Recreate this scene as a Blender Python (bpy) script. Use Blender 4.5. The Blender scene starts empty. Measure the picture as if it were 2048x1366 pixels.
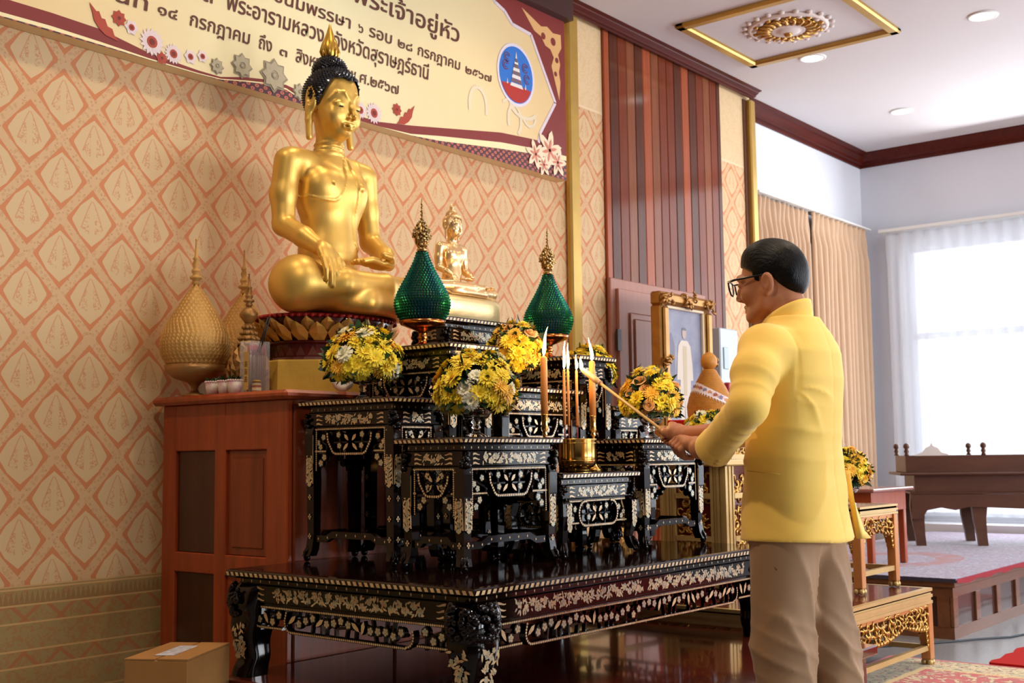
import bpy, math, random
import numpy as np
from mathutils import Vector, Matrix
random.seed(7)
rng = np.random.default_rng(7)
sc = bpy.context.scene
COL = sc.collection
R = math.radians
PI = math.pi

# ------------------------------------------------------------------ camera
cam_d = bpy.data.cameras.new('camera')
cam = bpy.data.objects.new('camera', cam_d); COL.objects.link(cam)
cam_d.sensor_fit = 'HORIZONTAL'; cam_d.sensor_width = 36.0
cam_d.lens = 2369.6 / 2048 * 36.0
cam_d.clip_start = 0.05; cam_d.clip_end = 200
_y, _p, _r = R(38.9566), R(5.50775), R(-0.71852)
_f = Vector((math.cos(_p)*math.cos(_y), math.cos(_p)*math.sin(_y), math.sin(_p)))
_rt = Vector((math.sin(_y), -math.cos(_y), 0)); _up = _rt.cross(_f)
_r2 = math.cos(_r)*_rt + math.sin(_r)*_up; _u2 = math.cos(_r)*_up - math.sin(_r)*_rt
M = Matrix.Identity(4)
for i in range(3):
    M[i][0] = _r2[i]; M[i][1] = _u2[i]; M[i][2] = -_f[i]
M[0][3], M[1][3], M[2][3] = 0, 0, 1.05
cam.matrix_world = M
cam_d.dof.use_dof = True; cam_d.dof.focus_distance = 4.1; cam_d.dof.aperture_fstop = 6.3
sc.camera = cam

# ------------------------------------------------------------------ world, lights, exposure
w = bpy.data.worlds.new('sky'); sc.world = w; w.use_nodes = True
bg = w.node_tree.nodes['Background']
bg.inputs[0].default_value = (0.86, 0.93, 1.0, 1); bg.inputs[1].default_value = 4.2
vs = sc.view_settings
vs.view_transform = 'Standard'; vs.look = 'None'; vs.gamma = 1.0; vs.use_curve_mapping = False
vs.exposure = 0.0

def area(name, loc, target, sx, sy, power, col, spread=180):
    l = bpy.data.lights.new(name, 'AREA'); l.shape = 'RECTANGLE'; l.size = sx; l.size_y = sy
    l.energy = power; l.color = col; l.spread = R(spread)
    o = bpy.data.objects.new(name, l); COL.objects.link(o); o.location = loc
    d = Vector(target) - Vector(loc); o.rotation_euler = d.to_track_quat('-Z', 'Z').to_euler()
    return o
def spot(name, loc, target, power, col, ang=100, blend=.8, rad=.06):
    l = bpy.data.lights.new(name, 'SPOT'); l.energy = power; l.color = col
    l.spot_size = R(ang); l.spot_blend = blend; l.shadow_soft_size = rad
    o = bpy.data.objects.new(name, l); COL.objects.link(o); o.location = loc
    d = Vector(target) - Vector(loc); o.rotation_euler = d.to_track_quat('-Z', 'Z').to_euler()
    return o
DAY = (0.92, 0.96, 1.0); WARM = (1.0, 0.80, 0.55); NEUT = (1.0, 0.93, 0.84)
# daylight entering through the window of the end wall and those of the long front wall
area('daylight_end_window', (10.72, 2.3, 1.85), (0, 2.3, 1.2), 3.8, 2.5, 140, DAY)
for x, e in ((3.4, 95), (6.6, 230), (9.4, 250)):
    area('daylight_front_window', (x, -5.85, 1.75), (x-1.2, 4.0, 1.4), 1.9, 2.2, e, DAY)

# ------------------------------------------------------------------ colour and material helpers
def S(r, g, b):
    f = lambda c: c/12.92 if c <= .04045 else ((c+.055)/1.055)**2.4
    return (f(r/255), f(g/255), f(b/255), 1)

class NT:
    def __init__(s, m): s.t = m.node_tree; s.n = s.t.nodes
    def new(s, t, **k):
        n = s.n.new(t)
        for a, b in k.items(): setattr(n, a, b)
        return n
    def link(s, a, b): s.t.links.new(a, b)
    def val(s, x):
        n = s.new('ShaderNodeValue'); n.outputs[0].default_value = x; return n.outputs[0]
    def m(s, op, a, b=None, c=None):
        n = s.new('ShaderNodeMath', operation=op)
        for i, v in enumerate((a, b, c)):
            if v is None: continue
            if isinstance(v, (int, float)): n.inputs[i].default_value = v
            else: s.link(v, n.inputs[i])
        return n.outputs[0]
    def mix(s, fac, a, b):
        n = s.new('ShaderNodeMix', data_type='RGBA')
        for i, v in ((0, fac), (6, a), (7, b)):
            if isinstance(v, (int, float)): n.inputs[i].default_value = v
            elif isinstance(v, tuple): n.inputs[i].default_value = v
            else: s.link(v, n.inputs[i])
        return n.outputs[2]
    def noise(s, vec, scale, detail=3, rough=.5, dist=0):
        n = s.new('ShaderNodeTexNoise'); n.inputs['Scale'].default_value = scale
        n.inputs['Detail'].default_value = detail; n.inputs['Roughness'].default_value = rough
        n.inputs['Distortion'].default_value = dist
        if vec is not None: s.link(vec, n.inputs['Vector'])
        return n.outputs[0]
    def ramp(s, fac, lo, hi):
        n = s.new('ShaderNodeMapRange'); n.inputs[1].default_value = lo; n.inputs[2].default_value = hi
        s.link(fac, n.inputs[0]); return n.outputs[0]
    def coord(s, scale=(1, 1, 1), out='Object'):
        c = s.new('ShaderNodeTexCoord'); mp = s.new('ShaderNodeMapping')
        mp.inputs['Scale'].default_value = scale
        s.link(c.outputs[out], mp.inputs[0]); return mp.outputs[0]
    def world_xyz(s):
        g = s.new('ShaderNodeNewGeometry'); x = s.new('ShaderNodeSeparateXYZ')
        s.link(g.outputs['Position'], x.inputs[0]); return x.outputs

def mat(name, col, rough=.5, metal=0.0, coat=0.0, spec=.5, var=0.0, vscale=8, bump=0.0, bscale=60,
        col2=None, stretch=(1, 1, 1), sheen=0, emis=None, estr=0, coat_rough=.05, alpha=1, trans=0, ior=1.45, dist=0):
    m = bpy.data.materials.new(name); m.use_nodes = True
    b = m.node_tree.nodes['Principled BSDF']; t = NT(m)
    b.inputs['Roughness'].default_value = rough; b.inputs['Metallic'].default_value = metal
    b.inputs['Coat Weight'].default_value = coat; b.inputs['Coat Roughness'].default_value = coat_rough
    b.inputs['Specular IOR Level'].default_value = spec
    b.inputs['Sheen Weight'].default_value = sheen
    b.inputs['Transmission Weight'].default_value = trans; b.inputs['IOR'].default_value = ior
    b.inputs['Alpha'].default_value = alpha
    if emis: b.inputs['Emission Color'].default_value = emis; b.inputs['Emission Strength'].default_value = estr
    if var or col2:
        c2 = col2 or tuple([max(0, x*(1-var)) for x in col[:3]] + [1])
        n = t.noise(t.coord(stretch), vscale, 4, .6, dist)
        f = t.ramp(n, .32, .68)
        t.link(t.mix(f, col, c2), b.inputs['Base Color'])
    else: b.inputs['Base Color'].default_value = col
    if bump:
        bn = t.new('ShaderNodeBump'); bn.inputs['Strength'].default_value = bump; bn.inputs['Distance'].default_value = .01
        t.link(t.noise(t.coord(stretch), bscale, 3), bn.inputs['Height']); t.link(bn.outputs[0], b.inputs['Normal'])
    return m

# ------------------------------------------------------------------ object helpers
def prop(o, label=None, cat=None, group=None, kind=None):
    if label: o['label'] = label
    if cat: o['category'] = cat
    if group: o['group'] = group
    if kind: o['kind'] = kind
    return o
def thing(name, label, cat, loc=(0, 0, 0), rz=0, group=None, rot=None):
    o = bpy.data.objects.new(name, None); COL.objects.link(o); o.empty_display_size = .1
    o.location = loc; o.rotation_euler = rot or (0, 0, rz)
    return prop(o, label, cat, group)
def dup(root, loc, rz=0, label=None, group=None):
    def cp(o, par):
        c = o.copy(); COL.objects.link(c)
        if par: c.parent = par
        for ch in list(o.children): cp(ch, c)
        return c
    r = cp(root, None); r.location = loc; r.rotation_euler = (0, 0, rz)
    return prop(r, label, None, group)

class MB:
    """collects shapes into one mesh with several materials"""
    def __init__(s): s.v = []; s.f = []; s.mi = []; s.sm = []
    def add(s, vs, fs, mi=0, sm=False):
        b = len(s.v); s.v.extend([tuple(map(float, p)) for p in vs])
        for f in fs: s.f.append([i+b for i in f]); s.mi.append(mi); s.sm.append(sm)
        return s
    def box(s, x0, x1, y0, y1, z0, z1, mi=0):
        vs = [(x, y, z) for z in (z0, z1) for y in (y0, y1) for x in (x0, x1)]
        return s.add(vs, [(0, 2, 3, 1), (4, 5, 7, 6), (0, 1, 5, 4), (2, 6, 7, 3), (0, 4, 6, 2), (1, 3, 7, 5)], mi)
    def bevbox(s, x0, x1, y0, y1, z0, z1, b=.005, mi=0, sm=False):
        # box whose edges are chamfered
        xs, ys, zs = (x0, x1), (y0, y1), (z0, z1); V = {}; vs = []
        for i in (0, 1):
            for j in (0, 1):
                for k in (0, 1):
                    sx, sy, sz = (b if i == 0 else -b), (b if j == 0 else -b), (b if k == 0 else -b)
                    for a, p in (('x', (xs[i], ys[j]+sy, zs[k]+sz)), ('y', (xs[i]+sx, ys[j], zs[k]+sz)), ('z', (xs[i]+sx, ys[j]+sy, zs[k]))):
                        V[i, j, k, a] = len(vs); vs.append(p)
        F = []
        for i in (0, 1):
            q = [V[i, 0, 0, 'x'], V[i, 1, 0, 'x'], V[i, 1, 1, 'x'], V[i, 0, 1, 'x']]; F.append(q if i else q[::-1])
            q = [V[0, i, 0, 'y'], V[1, i, 0, 'y'], V[1, i, 1, 'y'], V[0, i, 1, 'y']]; F.append(q[::-1] if i else q)
            q = [V[0, 0, i, 'z'], V[1, 0, i, 'z'], V[1, 1, i, 'z'], V[0, 1, i, 'z']]; F.append(q if i else q[::-1])
        for i in (0, 1):
            for j in (0, 1):
                q = [V[i, j, 0, 'x'], V[i, j, 1, 'x'], V[i, j, 1, 'y'], V[i, j, 0, 'y']]; F.append(q if i != j else q[::-1])
                q = [V[i, 0, j, 'x'], V[i, 1, j, 'x'], V[i, 1, j, 'z'], V[i, 0, j, 'z']]; F.append(q[::-1] if i != j else q)
                q = [V[0, i, j, 'y'], V[1, i, j, 'y'], V[1, i, j, 'z'], V[0, i, j, 'z']]; F.append(q if i != j else q[::-1])
                for k in (0, 1):
                    q = [V[i, j, k, 'x'], V[i, j, k, 'y'], V[i, j, k, 'z']]; F.append(q if (i+j+k) % 2 else q[::-1])
        return s.add(vs, F, mi, sm)
    def lathe(s, prof, c=(0, 0), seg=24, mi=0, sm=True, cap=True, sx=1, sy=1, a0=0, facet=None):
        vs = []; fs = []; n = len(prof)
        for r, z in prof:
            for k in range(seg):
                a = a0 + 2*PI*k/seg; rr = r*(facet(k) if facet else 1)
                vs.append((c[0]+rr*math.cos(a)*sx, c[1]+rr*math.sin(a)*sy, z))
        for i in range(n-1):
            for k in range(seg):
                a, b = i*seg+k, i*seg+(k+1) % seg
                fs.append((a, b, b+seg, a+seg))
        if cap:
            fs.append(tuple(range(seg))[::-1]); fs.append(tuple((n-1)*seg+k for k in range(seg)))
        return s.add(vs, fs, mi, sm)
    def tube(s, pts, r, seg=8, mi=0, sm=True, flat=1.0):
        pts = [Vector(p) for p in pts]; n = len(pts); rs = r if isinstance(r, (list, tuple)) else [r]*n
        vs = []; fs = []; up = Vector((0, 0, 1)); prev = None
        for i, p in enumerate(pts):
            t = (pts[min(i+1, n-1)]-pts[max(i-1, 0)]).normalized()
            if prev is None:
                a = up.cross(t)
                if a.length < .1: a = Vector((1, 0, 0)).cross(t)
            else: a = prev - t*prev.dot(t)
            a.normalize(); prev = a; b = t.cross(a)
            for k in range(seg):
                an = 2*PI*k/seg; vs.append(p+a*(rs[i]*math.cos(an))+b*(rs[i]*math.sin(an)*flat))
        for i in range(n-1):
            for k in range(seg):
                a, b = i*seg+k, i*seg+(k+1) % seg; fs.append((a, b, b+seg, a+seg))
        fs.append(tuple(range(seg))[::-1]); fs.append(tuple((n-1)*seg+k for k in range(seg)))
        return s.add(vs, fs, mi, sm)
    def ball(s, c, r, seg=10, rings=6, mi=0, sm=True):
        rx, ry, rz = r if isinstance(r, (tuple, list)) else (r, r, r)
        vs = [(c[0], c[1], c[2]-rz)]; fs = []
        for i in range(1, rings):
            a = -PI/2+PI*i/rings
            for k in range(seg):
                t = 2*PI*k/seg; vs.append((c[0]+rx*math.cos(a)*math.cos(t), c[1]+ry*math.cos(a)*math.sin(t), c[2]+rz*math.sin(a)))
        vs.append((c[0], c[1], c[2]+rz)); L = len(vs)-1
        for k in range(seg):
            fs.append((0, 1+(k+1) % seg, 1+k)); fs.append((L, 1+(rings-2)*seg+k, 1+(rings-2)*seg+(k+1) % seg))
        for i in range(rings-2):
            for k in range(seg):
                a, b = 1+i*seg+k, 1+i*seg+(k+1) % seg; fs.append((a, b, b+seg, a+seg))
        return s.add(vs, fs, mi, sm)
    def prism(s, poly, o, u, v, d, mi=0, mi_side=None, back=True):
        """polygon in the (u,v) plane at o, extruded by vector d"""
        o, u, v, d = Vector(o), Vector(u), Vector(v), Vector(d); n = len(poly)
        a = [o+u*p[0]+v*p[1] for p in poly]; b = [p+d for p in a]
        fs = [tuple(range(n, 2*n))] + ([tuple(range(n))[::-1]] if back else [])
        b0 = len(s.v); s.add(a+b, fs, mi)
        s.add([], [], 0)
        for k in range(n):
            s.f.append([b0+k, b0+(k+1) % n, b0+n+(k+1) % n, b0+n+k]); s.mi.append(mi if mi_side is None else mi_side); s.sm.append(False)
        return s
    def flat(s, poly, o, u, v, mi=0):
        o, u, v = Vector(o), Vector(u), Vector(v)
        return s.add([o+u*p[0]+v*p[1] for p in poly], [tuple(range(len(poly)))], mi)
    def xf(s, mtx, start=0):
        for i in range(start, len(s.v)): s.v[i] = tuple(mtx @ Vector(s.v[i]))
        return s
    def mesh(s, name, mats):
        me = bpy.data.meshes.new(name); me.from_pydata(s.v, [], s.f)
        for m in (mats if isinstance(mats, (list, tuple)) else [mats]): me.materials.append(m)
        me.polygons.foreach_set('material_index', s.mi); me.polygons.foreach_set('use_smooth', s.sm)
        me.update(); return me
    def build(s, name, mats, parent=None, loc=None):
        o = bpy.data.objects.new(name, s.mesh(name, mats)); COL.objects.link(o)
        if parent: o.parent = parent
        if loc: o.location = loc
        return o
def struct(name, mb, mats): return prop(mb.build(name, mats), kind='structure')
def place(me, name, parent=None, loc=(0, 0, 0), rot=(0, 0, 0), scale=(1, 1, 1)):
    o = bpy.data.objects.new(name, me); COL.objects.link(o)
    if parent: o.parent = parent
    o.location = loc; o.rotation_euler = rot; o.scale = scale if isinstance(scale, (tuple, list)) else (scale,)*3
    return o
def arc(cx, cy, r, a0, a1, n, ry=None):
    ry = ry or r
    return [(cx+r*math.cos(R(a0+(a1-a0)*i/n)), cy+ry*math.sin(R(a0+(a1-a0)*i/n))) for i in range(n+1)]

# ------------------------------------------------------------------ smooth sculpting: signed distance grids and surface nets
class Grid:
    def __init__(s, lo, hi, h):
        s.lo = np.array(lo, np.float32); s.h = h
        s.n = np.ceil((np.array(hi)-np.array(lo))/h).astype(int)+1
        s.ax = [s.lo[i]+h*np.arange(s.n[i], dtype=np.float32) for i in range(3)]
        s.d = np.full(s.n, 9.0, np.float32)
    def _sub(s, lo, hi, pad):
        sl = []
        for i in range(3):
            a = int(max(0, math.floor((lo[i]-pad-s.lo[i])/s.h))); b = int(min(s.n[i], math.ceil((hi[i]+pad-s.lo[i])/s.h)+1))
            if b <= a: return None
            sl.append(slice(a, b))
        return tuple(sl)
    def _pts(s, sl): return np.meshgrid(s.ax[0][sl[0]], s.ax[1][sl[1]], s.ax[2][sl[2]], indexing='ij')
    def _mix(s, sl, d, k, op):
        o = s.d[sl]
        if op == 'u':
            if k > 0:
                hh = np.clip(.5+.5*(o-d)/k, 0, 1); r = o*(1-hh)+d*hh-k*hh*(1-hh)
            else: r = np.minimum(o, d)
        else:
            if k > 0:
                hh = np.clip(.5-.5*(o+d)/k, 0, 1); r = o*(1-hh)-d*hh+k*hh*(1-hh)
            else: r = np.maximum(o, -d)
        s.d[sl] = r
    def cap(s, a, b, ra, rb=None, k=.02, op='u', flat=None):
        rb = ra if rb is None else rb; a = np.array(a, float); b = np.array(b, float); m = max(ra, rb)+max(k, 0)+3*s.h
        sl = s._sub(np.minimum(a, b), np.maximum(a, b), m)
        if sl is None: return s
        X, Y, Z = s._pts(sl); ab = b-a; L = max(ab@ab, 1e-9)
        t = np.clip(((X-a[0])*ab[0]+(Y-a[1])*ab[1]+(Z-a[2])*ab[2])/L, 0, 1)
        d = np.sqrt((X-a[0]-ab[0]*t)**2+(Y-a[1]-ab[1]*t)**2+(Z-a[2]-ab[2]*t)**2)-(ra+(rb-ra)*t)
        s._mix(sl, d, k, op); return s
    def chain(s, pts, rs, k=.02, op='u'):
        for i in range(len(pts)-1): s.cap(pts[i], pts[i+1], rs[i], rs[i+1], k, op)
        return s
    def ell(s, c, r, k=.02, op='u', rot=None):
        c = np.array(c, float); r = np.array(r if isinstance(r, (tuple, list)) else (r,)*3, float); m = max(r)
        e = np.array([m]*3) if rot is not None else r
        sl = s._sub(c-e, c+e, max(k, 0)+3*s.h)
        if sl is None: return s
        X, Y, Z = s._pts(sl); X = X-c[0]; Y = Y-c[1]; Z = Z-c[2]
        if rot is not None:
            Q = np.array(rot.to_matrix().transposed() if hasattr(rot, 'to_matrix') else rot)
            X, Y, Z = (Q[0, 0]*X+Q[0, 1]*Y+Q[0, 2]*Z, Q[1, 0]*X+Q[1, 1]*Y+Q[1, 2]*Z, Q[2, 0]*X+Q[2, 1]*Y+Q[2, 2]*Z)
        k0 = np.sqrt((X/r[0])**2+(Y/r[1])**2+(Z/r[2])**2)+1e-6
        k1 = np.sqrt((X/r[0]**2)**2+(Y/r[1]**2)**2+(Z/r[2]**2)**2)+1e-6
        s._mix(sl, (k0*(k0-1)/k1).astype(np.float32), k, op); return s
    def func(s, lo, hi, fn, k=.02, op='u'):
        sl = s._sub(lo, hi, max(k, 0)+3*s.h)
        if sl is None: return s
        X, Y, Z = s._pts(sl); s._mix(sl, fn(X, Y, Z).astype(np.float32), k, op); return s
    def net(s):
        d = s.d; ins = d < 0
        c = [ins[i:d.shape[0]-1+i, j:d.shape[1]-1+j, k:d.shape[2]-1+k] for i in (0, 1) for j in (0, 1) for k in (0, 1)]
        tot = sum(x.astype(np.int8) for x in c); act = (tot > 0) & (tot < 8)
        idx = -np.ones(act.shape, np.int64); I = np.argwhere(act); idx[act] = np.arange(len(I))
        P = np.zeros((len(I), 3)); N = np.zeros(len(I))
        off = [(i, j, k) for i in (0, 1) for j in (0, 1) for k in (0, 1)]
        D = [d[I[:, 0]+o[0], I[:, 1]+o[1], I[:, 2]+o[2]] for o in off]
        for a in range(8):
            for b in range(a+1, 8):
                if sum(abs(off[a][q]-off[b][q]) for q in range(3)) != 1: continue
                da, db = D[a], D[b]; cr = (da < 0) != (db < 0); t = np.where(cr, da/np.where(cr, da-db, 1), 0)
                for q in range(3): P[:, q] += np.where(cr, off[a][q]+t*(off[b][q]-off[a][q]), 0)
                N += cr
        P = (I+P/N[:, None])*s.h+s.lo
        F = []
        for ax in range(3):
            u, v = (ax+1) % 3, (ax+2) % 3
            sl0 = [slice(1, -1)]*3; sl1 = [slice(1, -1)]*3
            sl0[ax] = slice(0, -1); sl1[ax] = slice(1, None)
            A = ins[tuple(sl0)]; B = ins[tuple(sl1)]
            E = np.argwhere(A != B); 
            if not len(E): continue
            flip = A[E[:, 0], E[:, 1], E[:, 2]]
            base = E.copy(); base[:, u] += 1; base[:, v] += 1
            du = np.zeros(3, int); du[u] = 1; dv = np.zeros(3, int); dv[v] = 1
            g = lambda p: idx[p[:, 0], p[:, 1], p[:, 2]]
            q = np.stack([g(base-du-dv), g(base-dv), g(base), g(base-du)], 1)
            q[~flip] = q[~flip][:, ::-1]; F.append(q)
        F = np.concatenate(F); F = F[(F >= 0).all(1)]
        return P, F
    def mesh(s, name, m, smooth=True):
        P, F = s.net(); return np_mesh(name, P, F, m, smooth)
def np_mesh(name, P, F, m, smooth=True):
    me = bpy.data.meshes.new(name)
    me.vertices.add(len(P)); me.vertices.foreach_set('co', np.asarray(P, np.float32).ravel())
    me.loops.add(F.size); me.loops.foreach_set('vertex_index', F.ravel().astype(np.int32))
    me.polygons.add(len(F)); me.polygons.foreach_set('loop_start', np.arange(0, F.size, 4, dtype=np.int32))
    me.polygons.foreach_set('use_smooth', np.full(len(F), smooth))
    me.materials.append(m); me.update(calc_edges=True); me.validate(); return me
# ------------------------------------------------------------------ materials
def wallpaper_material():
    m = bpy.data.materials.new('wallpaper'); m.use_nodes = True; t = NT(m)
    b = m.node_tree.nodes['Principled BSDF']; X, Y, Z = t.world_xyz()
    a = t.m('DIVIDE', t.m('SUBTRACT', X, 2.367), .2805); c = t.m('DIVIDE', t.m('SUBTRACT', Z, 2.508), .32)
    cp = t.m('SUBTRACT', t.m('FRACT', t.m('ADD', a, c)), .5); cq = t.m('SUBTRACT', t.m('FRACT', t.m('SUBTRACT', a, c)), .5)
    uu = t.m('MULTIPLY', t.m('ADD', cp, cq), .5); vv = t.m('MULTIPLY', t.m('SUBTRACT', cp, cq), .5)
    au, av = t.m('ABSOLUTE', uu), t.m('ABSOLUTE', vv); mm = t.m('ADD', au, av)
    outer = t.m('MULTIPLY', t.m('LESS_THAN', mm, .415), t.m('LESS_THAN', au, .40))
    thr = t.m('SUBTRACT', .378, t.m('MULTIPLY', t.m('ABSOLUTE', t.m('SUBTRACT', au, av)), .16))
    inner = t.m('MULTIPLY', t.m('LESS_THAN', mm, thr), t.m('LESS_THAN', au, .315))
    g = t.new('ShaderNodeNewGeometry'); P = g.outputs['Position']
    n1 = t.noise(P, 62, 2, .5, 2.2)
    vor = t.new('ShaderNodeTexVoronoi'); vor.inputs['Scale'].default_value = 62; t.link(P, vor.inputs['Vector'])
    ring = t.m('MULTIPLY', t.m('GREATER_THAN', vor.outputs['Distance'], .22), t.m('LESS_THAN', vor.outputs['Distance'], .34))
    hw = t.m('MULTIPLY', t.m('POWER', t.m('MAXIMUM', t.m('DIVIDE', t.m('SUBTRACT', .27, vv), .40), 0), .85), .19)
    ed = t.m('SUBTRACT', hw, au)
    low = t.m('GREATER_THAN', t.m('ADD', vv, t.m('MULTIPLY', t.m('MULTIPLY', au, au), -2.2)), -.17)
    body = t.m('MULTIPLY', t.m('GREATER_THAN', ed, 0), low)
    ln = t.m('MULTIPLY', t.m('MULTIPLY', t.m('LESS_THAN', t.m('ABSOLUTE', ed), .009), low), t.m('LESS_THAN', vv, .26))
    curl = t.m('MULTIPLY', t.m('MULTIPLY', body, t.m('GREATER_THAN', n1, .53)), t.m('GREATER_THAN', au, .045))
    beige, orange = S(212, 180, 136), S(204, 130, 84)
    band = t.mix(t.m('MULTIPLY', ring, .8), S(210, 170, 126), S(188, 138, 96))
    col = t.mix(outer, band, orange)
    inn = t.mix(t.m('MULTIPLY', curl, .75), beige, S(200, 138, 94))
    inn = t.mix(t.m('MULTIPLY', ln, .7), inn, S(204, 140, 96))
    col = t.mix(inner, col, inn)
    # border: dado at the bottom
    zz = t.m('DIVIDE', t.m('SUBTRACT', .58, Z), .30)
    lines = None
    for z0 in (.578, .566, .505, .438, .335, .272, .16):
        l = t.m('LESS_THAN', t.m('ABSOLUTE', t.m('SUBTRACT', Z, z0)), .0035)
        lines = l if lines is None else t.m('MAXIMUM', lines, l)
    spike = t.m('MULTIPLY', t.m('MULTIPLY', t.m('LESS_THAN', Z, .555), t.m('GREATER_THAN', Z, .508)),
                t.m('GREATER_THAN', t.m('MULTIPLY', t.m('ABSOLUTE', t.m('SUBTRACT', t.m('FRACT', t.m('DIVIDE', X, .0215)), .5)), .1), t.m('SUBTRACT', Z, .512)))
    dia = t.m('ABSOLUTE', t.m('SUBTRACT', t.m('FRACT', t.m('ADD', t.m('DIVIDE', X, .15), t.m('DIVIDE', Z, .13))), .5))
    dib = t.m('ABSOLUTE', t.m('SUBTRACT', t.m('FRACT', t.m('SUBTRACT', t.m('DIVIDE', X, .15), t.m('DIVIDE', Z, .13))), .5))
    lat = t.m('LESS_THAN', t.m('MINIMUM', dia, dib), .07)
    n2 = t.m('GREATER_THAN', t.noise(P, 30, 4, .6, 1.5), .53)
    zb_ = t.m('MAXIMUM', t.m('MULTIPLY', t.m('LESS_THAN', Z, .505), t.m('GREATER_THAN', Z, .438)), t.m('MULTIPLY', t.m('LESS_THAN', Z, .335), t.m('GREATER_THAN', Z, .272)))
    bcol = t.mix(t.m('MULTIPLY', n2, .6), S(166, 142, 94), S(172, 118, 72))
    bcol = t.mix(t.m('MULTIPLY', lat, zb_), bcol, S(178, 118, 74))
    bcol = t.mix(t.m('MULTIPLY', spike, .7), bcol, S(150, 112, 68))
    bcol = t.mix(lines, bcol, S(206, 166, 112))
    col = t.mix(t.m('LESS_THAN', Z, .58), col, bcol)
    # plain embossed frieze at the top
    top = t.mix(t.m('MULTIPLY', n2, .35), S(222, 192, 148), S(206, 168, 122))
    top = t.mix(t.m('LESS_THAN', t.m('ABSOLUTE', t.m('SUBTRACT', Z, 3.30)), .008), top, S(226, 200, 160))
    col = t.mix(t.m('GREATER_THAN', Z, 3.29), col, top)
    t.link(col, b.inputs['Base Color']); b.inputs['Roughness'].default_value = .62
    b.inputs['Specular IOR Level'].default_value = .3
    return m
WALLPAPER = wallpaper_material()
WHITEWALL = mat('white_paint', S(224, 226, 233), .7, var=.04, vscale=1.5)
CEIL = mat('ceiling_paint', S(214, 209, 210), .8, var=.03, vscale=1)
CROWN = mat('crown_wood', S(88, 30, 20), .5, spec=.1, coat=.15, coat_rough=.2, var=.3, vscale=6, stretch=(.3, 4, 4))
GOLDTRIM = mat('gold_trim', S(196, 158, 78), .35, metal=.55, var=.12)
WOODS = [mat('plank_wood', c, .6, spec=.08, coat=.3, coat_rough=.13, var=.25, vscale=5, stretch=(9, 9, .5)) for c in
         (S(122, 54, 28), S(168, 84, 50), S(92, 46, 28), S(138, 78, 48))]
DOORWOOD = mat('door_wood', S(172, 118, 100), .45, spec=.3, var=.12, vscale=5, stretch=(8, 8, .6))
CABWOOD = mat('cabinet_wood', S(172, 74, 34), .34, coat=.2, var=.35, vscale=4, stretch=(7, 7, .5))
CABPANEL = mat('cabinet_panel_wood', S(150, 66, 30), .38, coat=.2, var=.45, vscale=3, stretch=(8, 8, .5))
CABDARK = mat('cabinet_dark_panel', S(74, 34, 20), .35, coat=.3, var=.3, vscale=3, stretch=(8, 8, .5))
REDWOOD = mat('red_brown_wood', S(92, 34, 24), .14, coat=.6, var=.3, vscale=5, stretch=(.6, 6, 6))
DESKWOOD = mat('desk_wood', S(92, 54, 34), .4, coat=.2, var=.3, vscale=5, stretch=(.6, 6, 3))
DAISWOOD = mat('dais_wood', S(120, 74, 46), .35, coat=.2, var=.25, vscale=5, stretch=(.6, 6, 6))
DAISDARK = mat('dais_panel', S(72, 44, 36), .3, coat=.3, var=.2)
LACQUER = mat('black_lacquer', S(17, 8, 7), .07, var=.35, vscale=3, spec=.38)
LACQTOP = mat('table_top_lacquer', S(24, 10, 9), .07, coat=.1, var=.3, vscale=3, spec=.5)
PEARL = mat('mother_of_pearl', S(222, 200, 156), .24, metal=.25, coat=.5, col2=S(190, 150, 112), vscale=38)
PEARL2 = mat('mother_of_pearl_flowers', S(206, 176, 128), .22, metal=.3, coat=.5, col2=S(150, 168, 160), vscale=55)
def gold_mat(name, c, rough, var, vs, bump=0, bs=80): return mat(name, c, rough, metal=.68, var=var, vscale=vs, bump=bump, bscale=bs)
BUDDHAGOLD = gold_mat('gilded_bronze', S(228, 186, 96), .42, .05, 6)
PALEGOLD = gold_mat('pale_gilding', S(244, 206, 150), .24, .06, 8)
FOILGOLD = mat('gold_foil_cloth', S(240, 200, 92), .36, metal=.3, var=.12, vscale=5, bump=.25, bscale=18)
CARVEGOLD = mat('carved_gold', S(206, 160, 84), .34, metal=.8, var=.2, vscale=20)
GOLDPAINT = mat('gold_paint', S(208, 176, 116), .4, metal=.45, var=.1, vscale=9)
ORANGEGOLD = mat('orange_gold_leg', S(206, 140, 84), .4, metal=.4, var=.1)
DULLGOLD = mat('dull_gold_scales', S(212, 164, 92), .55, metal=.2, var=.12, vscale=25)
DARKRED = mat('dark_red_lacquer', S(92, 26, 22), .25, coat=.4, var=.2)
REDCLOTH = mat('red_cloth', S(176, 30, 22), .9, spec=.1)
BRASS = mat('brass', S(226, 180, 100), .16, metal=1.0, var=.06, vscale=10)
COPPER = mat('copper_bowl', S(190, 116, 62), .2, metal=1.0, var=.1)
BLACKHAIRM = mat('glossy_black_curls', S(16, 17, 28), .16, coat=.6)
CURTAIN = mat('curtain_cloth', S(200, 166, 134), .8, sheen=.3, var=.06)
WHITEPL = mat('white_plastic', S(232, 232, 228), .35)
GREYMETAL = mat('switchboard_paint', S(186, 200, 206), .45)
def glass(name, col=(1, 1, 1, 1), rough=.02): return mat(name, col, rough, trans=1.0, ior=1.45)
GLASS = glass('clear_glass')
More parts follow.
